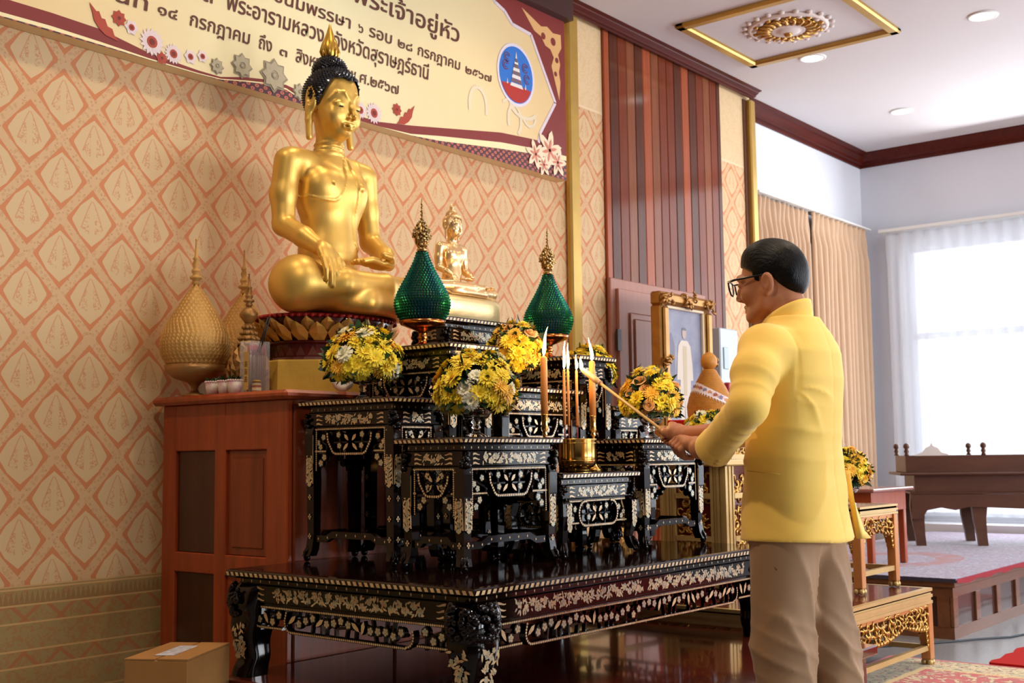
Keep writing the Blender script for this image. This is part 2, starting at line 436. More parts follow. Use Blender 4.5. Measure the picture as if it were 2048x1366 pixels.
def sheer_material():
    m = bpy.data.materials.new('sheer_voile'); m.use_nodes = True; t = NT(m)
    out = m.node_tree.nodes['Material Output']; m.node_tree.nodes.remove(m.node_tree.nodes['Principled BSDF'])
    tr = t.new('ShaderNodeBsdfTransparent'); tl = t.new('ShaderNodeBsdfTranslucent'); df = t.new('ShaderNodeBsdfDiffuse')
    tl.inputs[0].default_value = (.93, .95, 1, 1); df.inputs[0].default_value = (.9, .92, .95, 1)
    m1 = t.new('ShaderNodeMixShader'); m1.inputs[0].default_value = .45; t.link(tl.outputs[0], m1.inputs[1]); t.link(df.outputs[0], m1.inputs[2])
    m2 = t.new('ShaderNodeMixShader'); m2.inputs[0].default_value = .62; t.link(tr.outputs[0], m2.inputs[1]); t.link(m1.outputs[0], m2.inputs[2])
    t.link(m2.outputs[0], out.inputs['Surface']); return m
SHEER = sheer_material()
def emit(name, c, s):
    return mat(name, c, .5, emis=c, estr=s)
def tile_floor():
    m = bpy.data.materials.new('grey_floor_tiles'); m.use_nodes = True; t = NT(m)
    b = m.node_tree.nodes['Principled BSDF']; X, Y, Z = t.world_xyz(); g = t.new('ShaderNodeNewGeometry')
    fx = t.m('FRACT', t.m('DIVIDE', X, .6)); fy = t.m('FRACT', t.m('DIVIDE', Y, .6))
    j = t.m('MAXIMUM', t.m('LESS_THAN', fx, .012), t.m('LESS_THAN', fy, .012))
    n = t.noise(g.outputs['Position'], 60, 4, .7)
    col = t.mix(t.ramp(n, .35, .65), S(118, 120, 126), S(148, 149, 152))
    t.link(t.mix(t.m('MULTIPLY', j, .6), col, S(170, 168, 164)), b.inputs['Base Color'])
    b.inputs['Roughness'].default_value = .3; return m
TILES = tile_floor()

# ------------------------------------------------------------------ the room
H = 3.916; WY = 4.35; RY = 4.483; EX = 10.975; CX = 8.46
struct('floor', MB().box(-4, 11.2, -6.2, 4.7, -.1, 0), TILES)
struct('ceiling', MB().box(-4, 11.2, -6.2, 4.7, H, H+.1), CEIL)
mb = MB().box(-4, 5.93, WY, WY+.3, 0, H).box(6.037, 6.363, WY, WY+.3, 0, H).box(7.93, 8.35, WY, WY+.3, 0, H).box(5.93, 6.037, WY, WY+.3, 0, H).box(8.35, CX-.004, WY, WY+.3, 0, H)
struct('wall_back', mb, WALLPAPER)
mb = MB().box(CX-.05, 11.2, RY, RY+.2, 0, H)
struct('wall_recess', mb, WHITEWALL)
# end wall with its window opening
wy0, wy1, wz0, wz1 = -1.6, 4.05, .42, 2.98
mb = MB().box(EX, EX+.2, wy1, 4.7, 0, H).box(EX, EX+.2, -1.9, wy0, 0, H).box(EX, EX+.2, -3.9, -1.9, 0, .5).box(EX, EX+.2, -3.9, -1.9, 2.95, H).box(EX, EX+.2, wy0, wy1, 0, wz0).box(EX, EX+.2, wy0, wy1, wz1, H)
mb.box(EX-.34, EX, -1.9, RY, 0, .40)
struct('wall_right', mb, WHITEWALL)
struct('added_reflection_panel', MB().box(EX-.02, EX+.2, -6.2, -3.9, 0, H), mat('added_panel_dark', S(58, 38, 28), .6))  # unseen dark panel, added so the black lacquer has something dark to reflect
o = struct('window_5', MB().box(EX+.06, EX+.12, -3.9, -3.84, .5, 2.95).box(EX+.06, EX+.12, -1.96, -1.9, .5, 2.95).box(EX+.06, EX+.12, -2.93, -2.87, .5, 2.95).box(EX+.06, EX+.12, -3.9, -1.9, .5, .56).box(EX+.06, EX+.12, -3.9, -1.9, 2.89, 2.95), mat('window_frame_paint_side', S(220, 222, 226), .5))
MB().box(EX+.085, EX+.091, -3.9, -1.9, .5, 2.95).build('pane', GLASS, o)
struct('wall_left', MB().box(-4.2, -4, -6.2, 4.7, 0, H), mat('dark_panelling', S(46, 32, 26), .6, var=.3, vscale=3, stretch=(1, 6, .4)))
fw = [(2.4, 4.4), (5.6, 7.6), (8.4, 10.4)]
mb = MB(); xs = [-4]+[v for p in fw for v in p]+[11.2]
for i in range(0, len(xs), 2): mb.box(xs[i], xs[i+1], -6.2, -6.0, 0, H)
for a, b_ in fw: mb.box(a, b_, -6.2, -6.0, 0, .6).box(a, b_, -6.2, -6.0, 2.9, H)
struct('wall_front', mb, mat('front_wall_paint', S(92, 78, 66), .7))
# planked panel between the two wallpaper strips
mb = MB(); x = 6.363; k = 0; wseq = [1, 2, 0, 3, 2, 1, 3, 0, 0, 2, 1, 2, 0, 3, 0, 2, 1]
while x < 7.925:
    wd = .062 if k == 0 else .1035
    mb.bevbox(x, min(x+wd-.002, 7.93), WY-.022, WY+.05, 0, H, .006, wseq[k % len(wseq)]); x += wd; k += 1
mb.box(6.363, 7.93, WY-.004, WY+.06, 0, H, 2)
struct('trim_1', mb, WOODS)
# gold corner strips
struct('trim_2', MB().bevbox(5.93, 6.037, WY-.05, WY-.001, 0, 3.86, .012), GOLDTRIM)
struct('trim_3', MB().bevbox(8.375, 8.46, WY-.05, WY-.001, 0, 3.857, .01), GOLDTRIM)
struct('trim_8', MB().box(8.33, 8.374, WY-.012, WY-.001, 0, 3.857), mat('dark_strip', S(96, 56, 36), .4))
# crown mouldings
def crown(name, x0, x1, yw, h=.125, d=.125, ends=True):
    k = h/.125; q = d/.125
    prof = [(0, H-h), (.018*q, H-h), (.022*q, H-h+.025*k), (.045*q, H-h+.03*k), (.05*q, H-h+.055*k), (.085*q, H-h+.085*k), (.09*q, H-h+.1*k), (d, H-.012*k), (d, H-.001), (0, H-.001)]
    mb = MB(); n = len(prof)
    vs = [(xx, yw-.001-p[0], p[1]) for xx in (x0, x1) for p in prof]
    mb.add(vs, [(i, (i+1) % n, n+(i+1) % n, n+i) for i in range(n)]+[tuple(range(n))[::-1], tuple(range(n, 2*n))])
    struct(name, mb, CROWN)
crown('trim_4', 5.86, 8.41, WY-.05, .058, .085)
crown('trim_5', 8.50, EX, RY)
prof = [(0, H-.125), (.018, H-.125), (.022, H-.1), (.045, H-.095), (.05, H-.07), (.085, H-.04), (.125, H-.012), (.125, H-.001), (0, H-.001)]
mb = MB(); n = len(prof); mb.add([(EX-.001-p[0], yy, p[1]) for yy in (-6, RY) for p in prof], [(i, (i+1) % n, n+(i+1) % n, n+i) for i in range(n)]); struct('trim_6', mb, CROWN)
struct('trim_7', MB().box(-4, 5.86, WY-.14, WY-.001, 3.76, H-.001), mat('dark_cornice', S(60, 30, 26), .4))
# end window: frame, mullions, panes
mb = MB()
for y in np.linspace(wy0, wy1, 6): mb.box(EX+.06, EX+.12, y-.03, y+.03, wz0, wz1)
for z in (wz0+.03, 2.12, wz1-.03): mb.box(EX+.06, EX+.12, wy0, wy1, z-.03, z+.03)
o = struct('window_1', mb, mat('window_frame_paint', S(220, 222, 226), .5))
MB().box(EX+.085, EX+.091, wy0, wy1, wz0, wz1).build('pane', GLASS, o)
for i, (a, b_) in enumerate(fw):
    mb = MB().box(a, a+.06, -6.15, -6.05, .6, 2.9).box(b_-.06, b_, -6.15, -6.05, .6, 2.9).box((a+b_)/2-.03, (a+b_)/2+.03, -6.15, -6.05, .6, 2.9).box(a, b_, -6.15, -6.05, 2.84, 2.9).box(a, b_, -6.15, -6.05, .6, .66)
    o = struct('window_%d' % (i+2), mb, bpy.data.materials['window_frame_paint'])
    MB().box(a, b_, -6.103, -6.097, .6, 2.9).build('pane', GLASS, o)
# panelled double door in the planked wall
dx0, dx1, dz = 6.40, 7.52, 2.15
mb = MB().bevbox(dx0-.055, dx1+.055, WY-.05, WY-.023, 0, dz+.05, .006)
for a, b_ in ((dx0, 6.955), (6.965, dx1)):
    mb.bevbox(a, b_, WY-.075, WY-.05, .02, dz-.02, .004)
o = struct('door_1', mb, DOORWOOD)
for a, b_ in ((dx0, 6.955), (6.965, dx1)):
    mb = MB()
    for z0, z1 in ((.2, .92), (1.06, 1.98)):
        q = [(a+.13, z0), (b_-.13, z0), (b_-.13, z1), (a+.13, z1)]
        mb.bevbox(a+.12, b_-.12, WY-.085, WY-.076, z0, z1, .008); mb.bevbox(a+.16, b_-.16, WY-.094, WY-.084, z0+.04, z1-.04, .008)
    mb.build('door_panel', DOORWOOD, o)
MB().box(dx0-.03, dx0+.012, WY-.082, WY-.07, 1.72, 1.86).build('hinge', mat('dark_hinge', S(60, 50, 48), .4, metal=.6), o)
# ceiling frame with its rosette, and the downlights
fx0, fx1, fy0, fy1 = 6.70, 7.80, 2.85, 3.985
mb = MB()
for a, b_, c, d in ((fx0, fx1, fy0, fy0+.075), (fx0, fx1, fy1-.075, fy1), (fx0, fx0+.075, fy0, fy1), (fx1-.075, fx1, fy0, fy1)): mb.bevbox(a, b_, c, d, H-.03, H+.01, .012)
fr = thing('ceiling_frame', 'square gold moulding frame on the ceiling around a rosette', 'moulding', (0, 0, 0)); mb.build('frame_moulding', GOLDTRIM, fr)
mb = MB(); cx, cy = 7.235, 3.415
mb.lathe([(.0, H-.05), (.05, H-.055), (.075, H-.04), (.1, H-.03), (.115, H-.035), (.12, H-.01), (.12, H)], (cx, cy), 28, 0)
mb.lathe([(.27, H), (.27, H-.012), (.25, H-.022), (.235, H-.012), (.2, H-.01), (.2, H)], (cx, cy), 36, 0)
for k in range(20):
    a = 2*PI*k/20
    mb.ball((cx+.165*math.cos(a), cy+.165*math.sin(a), H-.012), (.034, .034, .022), 8, 5, 1)
    mb.ball((cx+.225*math.cos(a+.15), cy+.225*math.sin(a+.15), H-.012), (.022, .022, .016), 8, 5, k % 2)
    mb.ball((cx+.29*math.cos(a), cy+.29*math.sin(a), H-.006), (.02, .02, .012), 8, 5, 0)
    mb.tube([(cx+r_*math.cos(a+d_), cy+r_*math.sin(a+d_), H-.03) for r_, d_ in ((.12, 0), (.15, .09), (.19, .05), (.21, -.05))], [.012, .014, .01, .006], 6, 1)
mb.ball((cx, cy, H-.055), (.03, .03, .02), 10, 6, 1)
prop(mb.build('ceiling_rosette', [mat('plaster_white', S(226, 214, 208), .6), CARVEGOLD]), 'round white and gold plaster rosette inside the ceiling frame', 'rosette')
LENS = emit('downlight_lens', (1, .97, .92, 1), 9)
labs = ['downlight in the ceiling close to the gold frame', 'downlight in the ceiling near the end wall crown moulding', 'downlight in the ceiling at the top right of the picture']
for (x, y), lb in zip(((7.938, 3.564), (9.718, 3.582), (7.902, 2.339)), labs):
    dl = thing('downlight', 'round white recessed '+lb, 'ceiling light', (x, y, H), group='recessed downlights')
    MB().lathe([(.098, 0), (.098, -.006), (.078, -.012), (.076, -.004)], seg=28).build('trim_ring', WHITEPL, dl)
    MB().lathe([(.0, -.006), (.077, -.006)], seg=28, cap=False).build('lens', LENS, dl)
    spot('downlight_lamp', (x, y, H-.03), (x, y, 0), 20, NEUT, 130, .9, .07)
# downlights over the altar (above the frame of the picture)
for (x, y) in ((2.3, 3.55), (3.6, 3.5), (4.9, 3.5), (3.4, 1.4), (5.6, 1.4), (1.2, 2.0)):
    dl = thing('downlight', 'round recessed ceiling downlight above the altar, out of frame', 'ceiling light', (x, y, H), group='recessed downlights above the altar')
    MB().lathe([(.098, 0), (.098, -.006), (.078, -.012), (.076, -.004)], seg=28).build('trim_ring', WHITEPL, dl)
    MB().lathe([(.0, -.006), (.077, -.006)], seg=28, cap=False).build('lens', LENS, dl)
    spot('downlight_lamp', (x, y, H-.03), (x, y, 0), 38 if y > 3 else 200 if x < 2 else 115, WARM, 140, .9, .07)
# curtains
def drape(name, x0, x1, y, z0, z1, n, amp, matl, label, cat, axis='x', group=None, pinch=.12, parent=None, seed=1):
    rr = random.Random(seed); zs = [z1, z1-.03, z1-.10, z1-.16, z1-.3, z1-.6, (z0+z1)/2, z0+.3, z0]; vs = []; N = n*8
    ph = [rr.uniform(-.6, .6) for _ in range(n+1)]
    for zi, z in enumerate(zs):
        for k in range(N+1):
            u = k/N; fold = n*u; a = amp*(.55 if zi < 2 else .4 if zi < 4 else 1)
            w_ = math.sin(2*PI*fold + (ph[int(fold)]*(zi > 3)*.7))
            w_ = math.copysign(abs(w_)**.8, w_); p = x0+(x1-x0)*u
            q = y - a*w_ - amp*.2*math.sin(5.3*u*PI+zi)
            vs.append((p, q, z) if axis == 'x' else (q, p, z))
    fs = [(i*(N+1)+k, i*(N+1)+k+1, (i+1)*(N+1)+k+1, (i+1)*(N+1)+k) for i in range(len(zs)-1) for k in range(N)]
    mb = MB().add(vs, fs, 0, True); o = mb.build(name, matl)
    md = o.modifiers.new('thickness', 'SOLIDIFY'); md.thickness = .003
    return prop(o, label, cat, group)
drape('curtain', 8.60, 9.56, RY-.10, .02, 3.13, 11, .035, CURTAIN, 'beige pleated curtain hanging beside the gold trim strip', 'curtain', group='beige curtains', seed=3)
drape('curtain', 9.58, 10.80, RY-.11, .02, 3.14, 12, .038, CURTAIN, 'beige pleated curtain hanging nearest the room corner', 'curtain', group='beige curtains', seed=5)
prop(MB().bevbox(8.55, 10.83, RY-.15, RY-.03, 3.142, 3.158, .003).build('curtain_rail', WHITEPL), 'white curtain rail above the beige pleated curtains', 'curtain rail')
drape('sheer_curtain', 4.20, 2.5, EX-.14, .46, 3.09, 13, .022, SHEER, 'white sheer curtain over the left half of the bright end window', 'curtain', 'y', 'sheer curtains', seed=8)
drape('sheer_curtain', 2.46, .2, EX-.13, .46, 3.09, 17, .022, SHEER, 'white sheer curtain further right over the bright end window', 'curtain', 'y', 'sheer curtains', seed=9)
prop(MB().bevbox(EX-.2, EX-.03, .1, 4.25, 3.10, 3.13, .004).build('curtain_rail', WHITEPL), 'slim white rail above the sheer window curtains', 'curtain rail')

# ------------------------------------------------------------------ banner on the wall
BY = 4.27
def banner():
    root = thing('banner', 'cream and maroon banner with Thai lettering high on the wallpapered wall', 'banner', (3.6, BY, 3.3))
    def B(mb, name, m, par=root):
        o = mb.build(name, m, par); o.location = (-3.6, -BY, -3.3); return o
    m = bpy.data.materials.new('banner_cream_print'); m.use_nodes = True; t = NT(m); b = m.node_tree.nodes['Principled BSDF']
    X, Y, Z = t.world_xyz(); g = t.new('ShaderNodeNewGeometry')
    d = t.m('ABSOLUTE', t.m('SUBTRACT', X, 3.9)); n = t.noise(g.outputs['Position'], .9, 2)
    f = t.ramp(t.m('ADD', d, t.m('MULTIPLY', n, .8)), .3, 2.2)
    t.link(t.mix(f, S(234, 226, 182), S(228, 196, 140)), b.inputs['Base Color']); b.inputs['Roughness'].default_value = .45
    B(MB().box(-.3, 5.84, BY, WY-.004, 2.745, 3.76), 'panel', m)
    U, V = (1, 0, 0), (0, 0, 1)
    maroon = mat('banner_maroon', S(128, 42, 36), .45); cream = mat('banner_cream_line', S(240, 226, 176), .45)
    pat = bpy.data.materials.new('banner_pattern'); pat.use_nodes = True; t = NT(pat); b = pat.node_tree.nodes['Principled BSDF']
    X, Y, Z = t.world_xyz()
    p = t.m('ADD', t.m('DIVIDE', X, .05), t.m('DIVIDE', Z, .036)); q = t.m('SUBTRACT', t.m('DIVIDE', X, .05), t.m('DIVIDE', Z, .036))
    rr = t.m('ADD', t.m('POWER', t.m('SUBTRACT', t.m('FRACT', p), .5), 2), t.m('POWER', t.m('SUBTRACT', t.m('FRACT', q), .5), 2))
    t.link(t.mix(t.m('MULTIPLY', t.m('LESS_THAN', rr, .11), t.m('GREATER_THAN', rr, .012)), S(78, 34, 46), S(196, 104, 78)), b.inputs['Base Color'])
    def strip(top, bot, y, mm, name):
        mb = MB(); n = len(top); vs = [(x, y, z) for x, z in top]+[(x, y, z) for x, z in bot]
        for i in range(n-1): mb.add([vs[i], vs[i+1], vs[n+i+1], vs[n+i]], [(0, 3, 2, 1)])
        return B(mb, name, mm)
    X0 = [-.3, 2.19, 2.4, 2.62, 2.85, 3.1, 3.22, 3.36, 3.47, 3.6, 3.72, 4.0, 4.22, 4.45, 4.68, 5.2, 5.5, 5.84]
    dt = [2.86, 2.822, 2.822, 2.815, 2.775, 2.762, 2.762, 2.795, 2.812, 2.816, 2.80, 2.768, 2.77, 2.80, 2.836, 2.918, 2.94, 2.95]
    db = [2.80, 2.765, 2.768, 2.762, 2.752, 2.75, 2.754, 2.78, 2.797, 2.80, 2.765, 2.73, 2.728, 2.755, 2.79, 2.86, 2.885, 2.90]
    cb = [2.775, 2.75, 2.752, 2.75, 2.7465, 2.7462, 2.75, 2.774, 2.79, 2.793, 2.758, 2.7455, 2.7455, 2.7465, 2.763, 2.822, 2.85, 2.87]
    db = [max(v, 2.7455) for v in db]; dt = [max(v, d_+.008) for v, d_ in zip(dt, db)]; cb = [min(c_, d_-.0002) if d_ > 2.7456 else 2.7452 for c_, d_ in zip(cb, db)]
    strip(list(zip(X0, dt)), list(zip(X0, db)), BY-.0012, maroon, 'maroon_band')
    strip(list(zip(X0, db)), list(zip(X0, cb)), BY-.0012, cream, 'cream_line')
    strip(list(zip(X0, cb)), [(x, 2.745) for x in X0], BY-.0012, pat, 'patterned_band')
    # maroon frame down the right end with its pale edge line
    edge = [(5.10, 3.76), (5.16, 3.69), (5.25, 3.66), (5.32, 3.60), (5.50, 3.585), (5.585, 3.45), (5.735, 3.215), (5.575, 2.99), (5.56, 2.93)]
    B(MB().flat(edge+[(5.84, 2.93), (5.84, 3.76)], (0, BY-.0015, 0), U, V), 'right_border', maroon)
    mb = MB()
    for a, c in zip(edge[:-1], edge[1:]):
        d = Vector((c[0]-a[0], 0, c[1]-a[1])).normalized(); nrm = Vector((d.z, 0, -d.x))*.011
        mb.add([(a[0]-nrm.x, BY-.002, a[1]-nrm.z), (c[0]-nrm.x, BY-.002, c[1]-nrm.z), (c[0]+nrm.x, BY-.002, c[1]+nrm.z), (a[0]+nrm.x, BY-.002, a[1]+nrm.z)], [(0, 1, 2, 3)])
    B(mb, 'edge_line', mat('banner_pale_edge', S(222, 206, 214), .45))
    gold = mat('banner_gold_print', S(222, 172, 110), .45)
    orn = [(5.41, 3.73), (5.50, 3.70), (5.60, 3.665), (5.66, 3.68), (5.72, 3.655), (5.80, 3.665), (5.805, 3.58), (5.77, 3.53), (5.79, 3.47), (5.775, 3.42), (5.79, 3.36), (5.775, 3.24), (5.73, 3.36), (5.70, 3.44), (5.725, 3.50), (5.69, 3.545), (5.64, 3.555), (5.60, 3.60), (5.53, 3.62)]
    B(MB().flat(orn, (0, BY-.0025, 0), U, V), 'gold_ornament', gold)
    mb = MB()
    for cx, cz, r in ((5.62, 3.61, .022), (5.72, 3.6, .026), (5.755, 3.49, .018), (5.74, 3.40, .016)): mb.flat([p for p in arc(cx, cz, r, 0, 330, 10)], (0, BY-.0032, 0), U, V)
    B(mb, 'ornament_scrolls', maroon)
    # emblem: blue oval seal with a stupa and a red roof
    ex, ez = 5.348, 3.296
    em = B(MB().flat(arc(ex, ez, .176, 0, 351, 40, .19), (0, BY-.003, 0), U, V), 'emblem_rim', mat('emblem_rim_print', S(224, 214, 226), .45))
    def E(mb, name, mm): return mb.build(name, mm, em)
    E(MB().flat(arc(ex, ez, .158, 0, 351, 40, .171), (0, BY-.004, 0), U, V), 'emblem_field', mat('emblem_blue', S(40, 112, 200), .45))
    lowr = [(ex+.158*math.cos(a)*.97, ez+.171*math.sin(a)*.97) for a in np.linspace(R(205), R(335), 18)]
    E(MB().flat(lowr+[(ex+.06, ez-.062), (ex-.06, ez-.062)], (0, BY-.005, 0), U, V), 'emblem_roof', mat('emblem_red', S(176, 44, 34), .45))
    mb = MB()
    for k, (z, ww) in enumerate(((-.075, .062), (-.048, .052), (-.024, .045), (.0, .04), (.022, .033), (.042, .026), (.06, .019), (.078, .012))): mb.flat([(ex-ww, ez+z), (ex+ww, ez+z), (ex+ww*.8, ez+z+.022), (ex-ww*.8, ez+z+.022)], (0, BY-.006, 0), U, V, k % 2)
    mb.flat([(ex-.008, ez+.098), (ex+.008, ez+.098), (ex, ez+.145)], (0, BY-.006, 0), U, V)
    for sx in (-.085, .085): mb.flat([(ex+sx-.006, ez-.07), (ex+sx+.006, ez-.07), (ex+sx, ez-.035)], (0, BY-.006, 0), U, V)
    E(mb, 'emblem_stupa', [mat('emblem_white', S(226, 220, 214), .45), mat('emblem_grey', S(120, 96, 104), .45)])
    mb = MB()
    for sx, sz in ((-.1, .04), (-.085, .09), (.1, -.005), (.085, .06)):
        for r, rw in ((.03, .006), (.016, .005)):
            pts = arc(ex+sx, ez+sz, r, 20, 320, 12); ins = arc(ex+sx, ez+sz, r-rw, 20, 320, 12)
            for i in range(12): mb.flat([pts[i], pts[i+1], ins[i+1], ins[i]], (0, BY-.006, 0), U, V)
    E(mb, 'emblem_curls', mat('emblem_maroon', S(112, 52, 84), .45))
    # lettering
    ink = mat('lettering_brown', S(92, 44, 28), .5)
    def word(s, x0, x1, zb, h):
        cu = bpy.data.curves.new('lettering', 'FONT'); cu.body = s; cu.size = 1; cu.offset = .012; cu.resolution_u = 3
        o = bpy.data.objects.new('tmp', cu); COL.objects.link(o)
        me = bpy.data.meshes.new_from_object(o.evaluated_get(bpy.context.evaluated_depsgraph_get()))
        bpy.data.objects.remove(o); n = len(me.vertices)
        if not n: return
        co = np.zeros(n*3); me.vertices.foreach_get('co', co); co = co.reshape(-1, 3)
        xa, xb = co[:, 0].min(), co[:, 0].max(); sx = (x1-x0)/(xb-xa); sz = h/.56
        out = np.stack([x0+(co[:, 0]-xa)*sx+(co[:, 1]*sz*.10), np.full(n, BY-.003), zb+co[:, 1]*sz], 1)
        me.vertices.foreach_set('co', out.ravel()); me.materials.clear(); me.materials.append(ink); me.update(); me.name = 'lettering'
        ob = bpy.data.objects.new('lettering', me); COL.objects.link(ob); ob.parent = root; ob.location = (-3.6, -BY, -3.3)
    for a in (('วันที่', 2.60, 2.835, 2.955, .052), ('๑๔', 2.885, 2.985, 2.958, .042), ('กรกฎาคม', 3.05, 3.378, 2.954, .05), ('ถึง', 3.432, 3.508, 2.952, .05),
              ('๓', 3.556, 3.602, 2.952, .036), ('สิงหาคม', 3.655, 3.90, 2.945, .052), ('พ.ศ.๒๕๖๗', 3.99, 4.355, 2.945, .046),
              ('วัด', 3.05, 3.17, 3.088, .062), ('พระอารามหลวง', 3.245, 3.832, 3.086, .062), ('จังหวัดสุราษฎร์ธานี', 3.895, 4.585, 3.082, .062),
              ('มหามงคลเฉลิมพระ', 2.75, 3.47, 3.206, .05), ('ชนมพรรษา', 3.52, 4.012, 3.206, .05), ('๖', 4.065, 4.10, 3.206, .04), ('รอบ', 4.142, 4.306, 3.204, .05), ('๒๘', 4.352, 4.462, 3.204, .04),
              ('กรกฎาคม', 4.503, 4.845, 3.200, .047), ('๒๕๖๗', 4.892, 5.118, 3.197, .038),
              ('พระบาทสมเด็จ', 3.2, 3.95, 3.358, .075), ('พระเจ้าอยู่หัว', 4.03, 4.84, 3.357, .075)): word(*a)
    # printed flowers
    pink = mat('print_pale_pink', S(226, 206, 206), .45); red = mat('print_red', S(170, 66, 44), .45); dk = mat('print_dark_red', S(118, 34, 26), .45)
    grey = mat('print_grey_beige', S(178, 166, 138), .45); grey2 = mat('print_grey_shade', S(150, 138, 112), .45); lil = mat('print_lily_cream', S(240, 218, 184), .45); lilp = mat('print_lily_pink', S(214, 128, 104), .45)
    def daisy(cx, cz, r, mats, np_=16, rin=.42, y0=0):
        mb = MB()
        for ly, (k0, rr, mi) in enumerate(((0, 1, 0), (.5, .78, 0))):
            for k in range(np_):
                a = 2*PI*(k+k0)/np_; da = PI/np_*1.05; ri = r*.35
                mb.flat([(cx+ri*math.cos(a-da), cz+ri*math.sin(a-da)), (cx+r*rr*.78*math.cos(a-da*.75), cz+r*rr*.78*math.sin(a-da*.75)), (cx+r*rr*math.cos(a), cz+r*rr*math.sin(a)), (cx+r*rr*.78*math.cos(a+da*.75), cz+r*rr*.78*math.sin(a+da*.75)), (cx+ri*math.cos(a+da), cz+ri*math.sin(a+da))], (0, BY-y0-.0035-.0006*ly-.00002*k, 0), U, V, mi)
        mb.flat(arc(cx, cz, r*rin, 0, 345, 16), (0, BY-y0-.005, 0), U, V, 1)
        mb.flat(arc(cx, cz, r*rin*.55, 0, 345, 12), (0, BY-y0-.0056, 0), U, V, 2)
        return B(mb, 'printed_flower', mats)
    for cx, cz, r in ((2.860, 2.826, .062), (2.968, 2.802, .046), (4.176, 2.806, .058), (4.081, 2.80, .045), (3.056, 2.812, .034), (3.119, 2.83, .03), (2.76, 2.862, .034)): daisy(cx, cz, r, [pink, red, dk], 16 if r > .04 else 6)
    for cx, cz, r in ((2.70, 2.885, .036), (4.343, 2.862, .036), (2.91, 2.768, .03)): daisy(cx, cz, r, [red, red, dk], 8)
    for cx, cz, r in ((3.197, 2.805, .04), (3.336, 2.842, .062), (3.523, 2.842, .085), (3.68, 2.80, .045)): (daisy(cx, cz, r, [grey2, grey, grey2], 8, .3), daisy(cx, cz+.001, r*.84, [grey, grey2, grey], 8, .22, .003))
    for sx, cx in ((1, 2.64), (-1, 4.40)):
        B(MB().flat([(cx+sx*p, q) for p, q in ((.06, 2.785), (.0, 2.795), (-.03, 2.815), (-.055, 2.845), (-.062, 2.875), (-.078, 2.915), (-.045, 2.885), (-.032, 2.888), (-.02, 2.862), (-.004, 2.862), (.008, 2.835), (.03, 2.83), (.04, 2.806))], (0, BY-.004, 0), U, V), 'printed_leaf', red)
    def lily(cx, cz, r, rot):
        mb = MB()
        for k in range(6):
            a = rot+2*PI*k/6; c_, s_ = math.cos(a), math.sin(a)
            pr = [(0.05, -.10), (.45, -.24), (.8, -.16), (1.05, .02), (.8, .2), (.45, .22), (.05, .10)]
            mb.flat([(cx+r*(p*c_-q*s_), cz+r*(p*s_+q*c_)) for p, q in pr], (0, BY-.006-.0004*k, 0), U, V, 0)
            mb.flat([(cx+r*(p*c_-q*s_), cz+r*(p*s_+q*c_)) for p, q in ((0, -.06), (.4, -.08), (.62, 0), (.4, .08), (0, .06))], (0, BY-.0095, 0), U, V, 1)
        return B(mb, 'printed_lily', [lil, lilp])
    lily(5.66, 2.90, .125, .3); lily(5.52, 2.85, .09, .8); lily(5.74, 2.84, .09, .1); lily(5.60, 2.80, .07, 1.2)
    swm = mat('print_pale_swirl', S(226, 212, 182), .45)
    def ribbon(pts, w_):
        mb = MB()
        for i in range(len(pts)-1):
            a, c = pts[i], pts[i+1]; d = Vector((c[0]-a[0], 0, c[1]-a[1])).normalized(); nn = (d.z*w_, -d.x*w_)
            mb.flat([(a[0]-nn[0], a[1]-nn[1]), (c[0]-nn[0], c[1]-nn[1]), (c[0]+nn[0], c[1]+nn[1]), (a[0]+nn[0], a[1]+nn[1])], (0, BY-.0025-.00001*i, 0), U, V)
        B(mb, 'printed_swirl', swm)
    ribbon(arc(5.0, 3.03, .075, -20, 200, 16, .11), .012); ribbon(arc(5.33, 3.02, .06, -60, 210, 16, .09), .011)
    ribbon(arc(5.42, 3.13, .13, 180, 330, 14, .08), .011); ribbon(arc(5.22, 3.16, .05, -90, 60, 8), .009); ribbon(arc(5.47, 3.07, .06, 190, 360, 10), .009)
banner()
# ------------------------------------------------------------------ low stage, wooden cabinet
prop_stage = thing('low_stage', 'dark red-brown polished low wooden stage under the black inlaid altar tables', 'stage', (3.6, 2.6, 0))
def off(o, root):
    o.location = tuple(-v for v in root.location); return o
mb = MB().bevbox(2.62, 4.55, 1.865, 3.448, .262, .30, .006)
off(mb.build('stage_top', REDWOOD, prop_stage), prop_stage)
mb = MB().box(2.68, 4.49, 1.89, 1.915, .12, .2615).box(4.465, 4.49, 1.9155, 3.43, .12, .2615).box(2.68, 2.705, 1.9155, 3.43, .12, .2615)
off(mb.build('apron', REDWOOD, prop_stage), prop_stage)
for x in (2.72, 4.40):
    for y in (1.925, 3.36): off(MB().bevbox(x, x+.06, y, y+.06, 0, .2615, .004).build('leg', REDWOOD, prop_stage), prop_stage)

cab = thing('cabinet', 'tall reddish-brown wooden cabinet with dark panels against the wallpaper', 'cabinet', (3.75, 3.9, 0))
cx0, cx1, cy0, cy1, cz = 2.955, 4.62, 3.485, 4.28, 1.275
mb = MB().box(cx0+.022, cx1, cy0+.01, cy1, 0, cz)
off(mb.build('body', CABWOOD, cab), cab)
off(MB().bevbox(2.915, 4.66, 3.452, 4.31, cz, 1.31, .012).build('cabinet_top', CABWOOD, cab), cab)
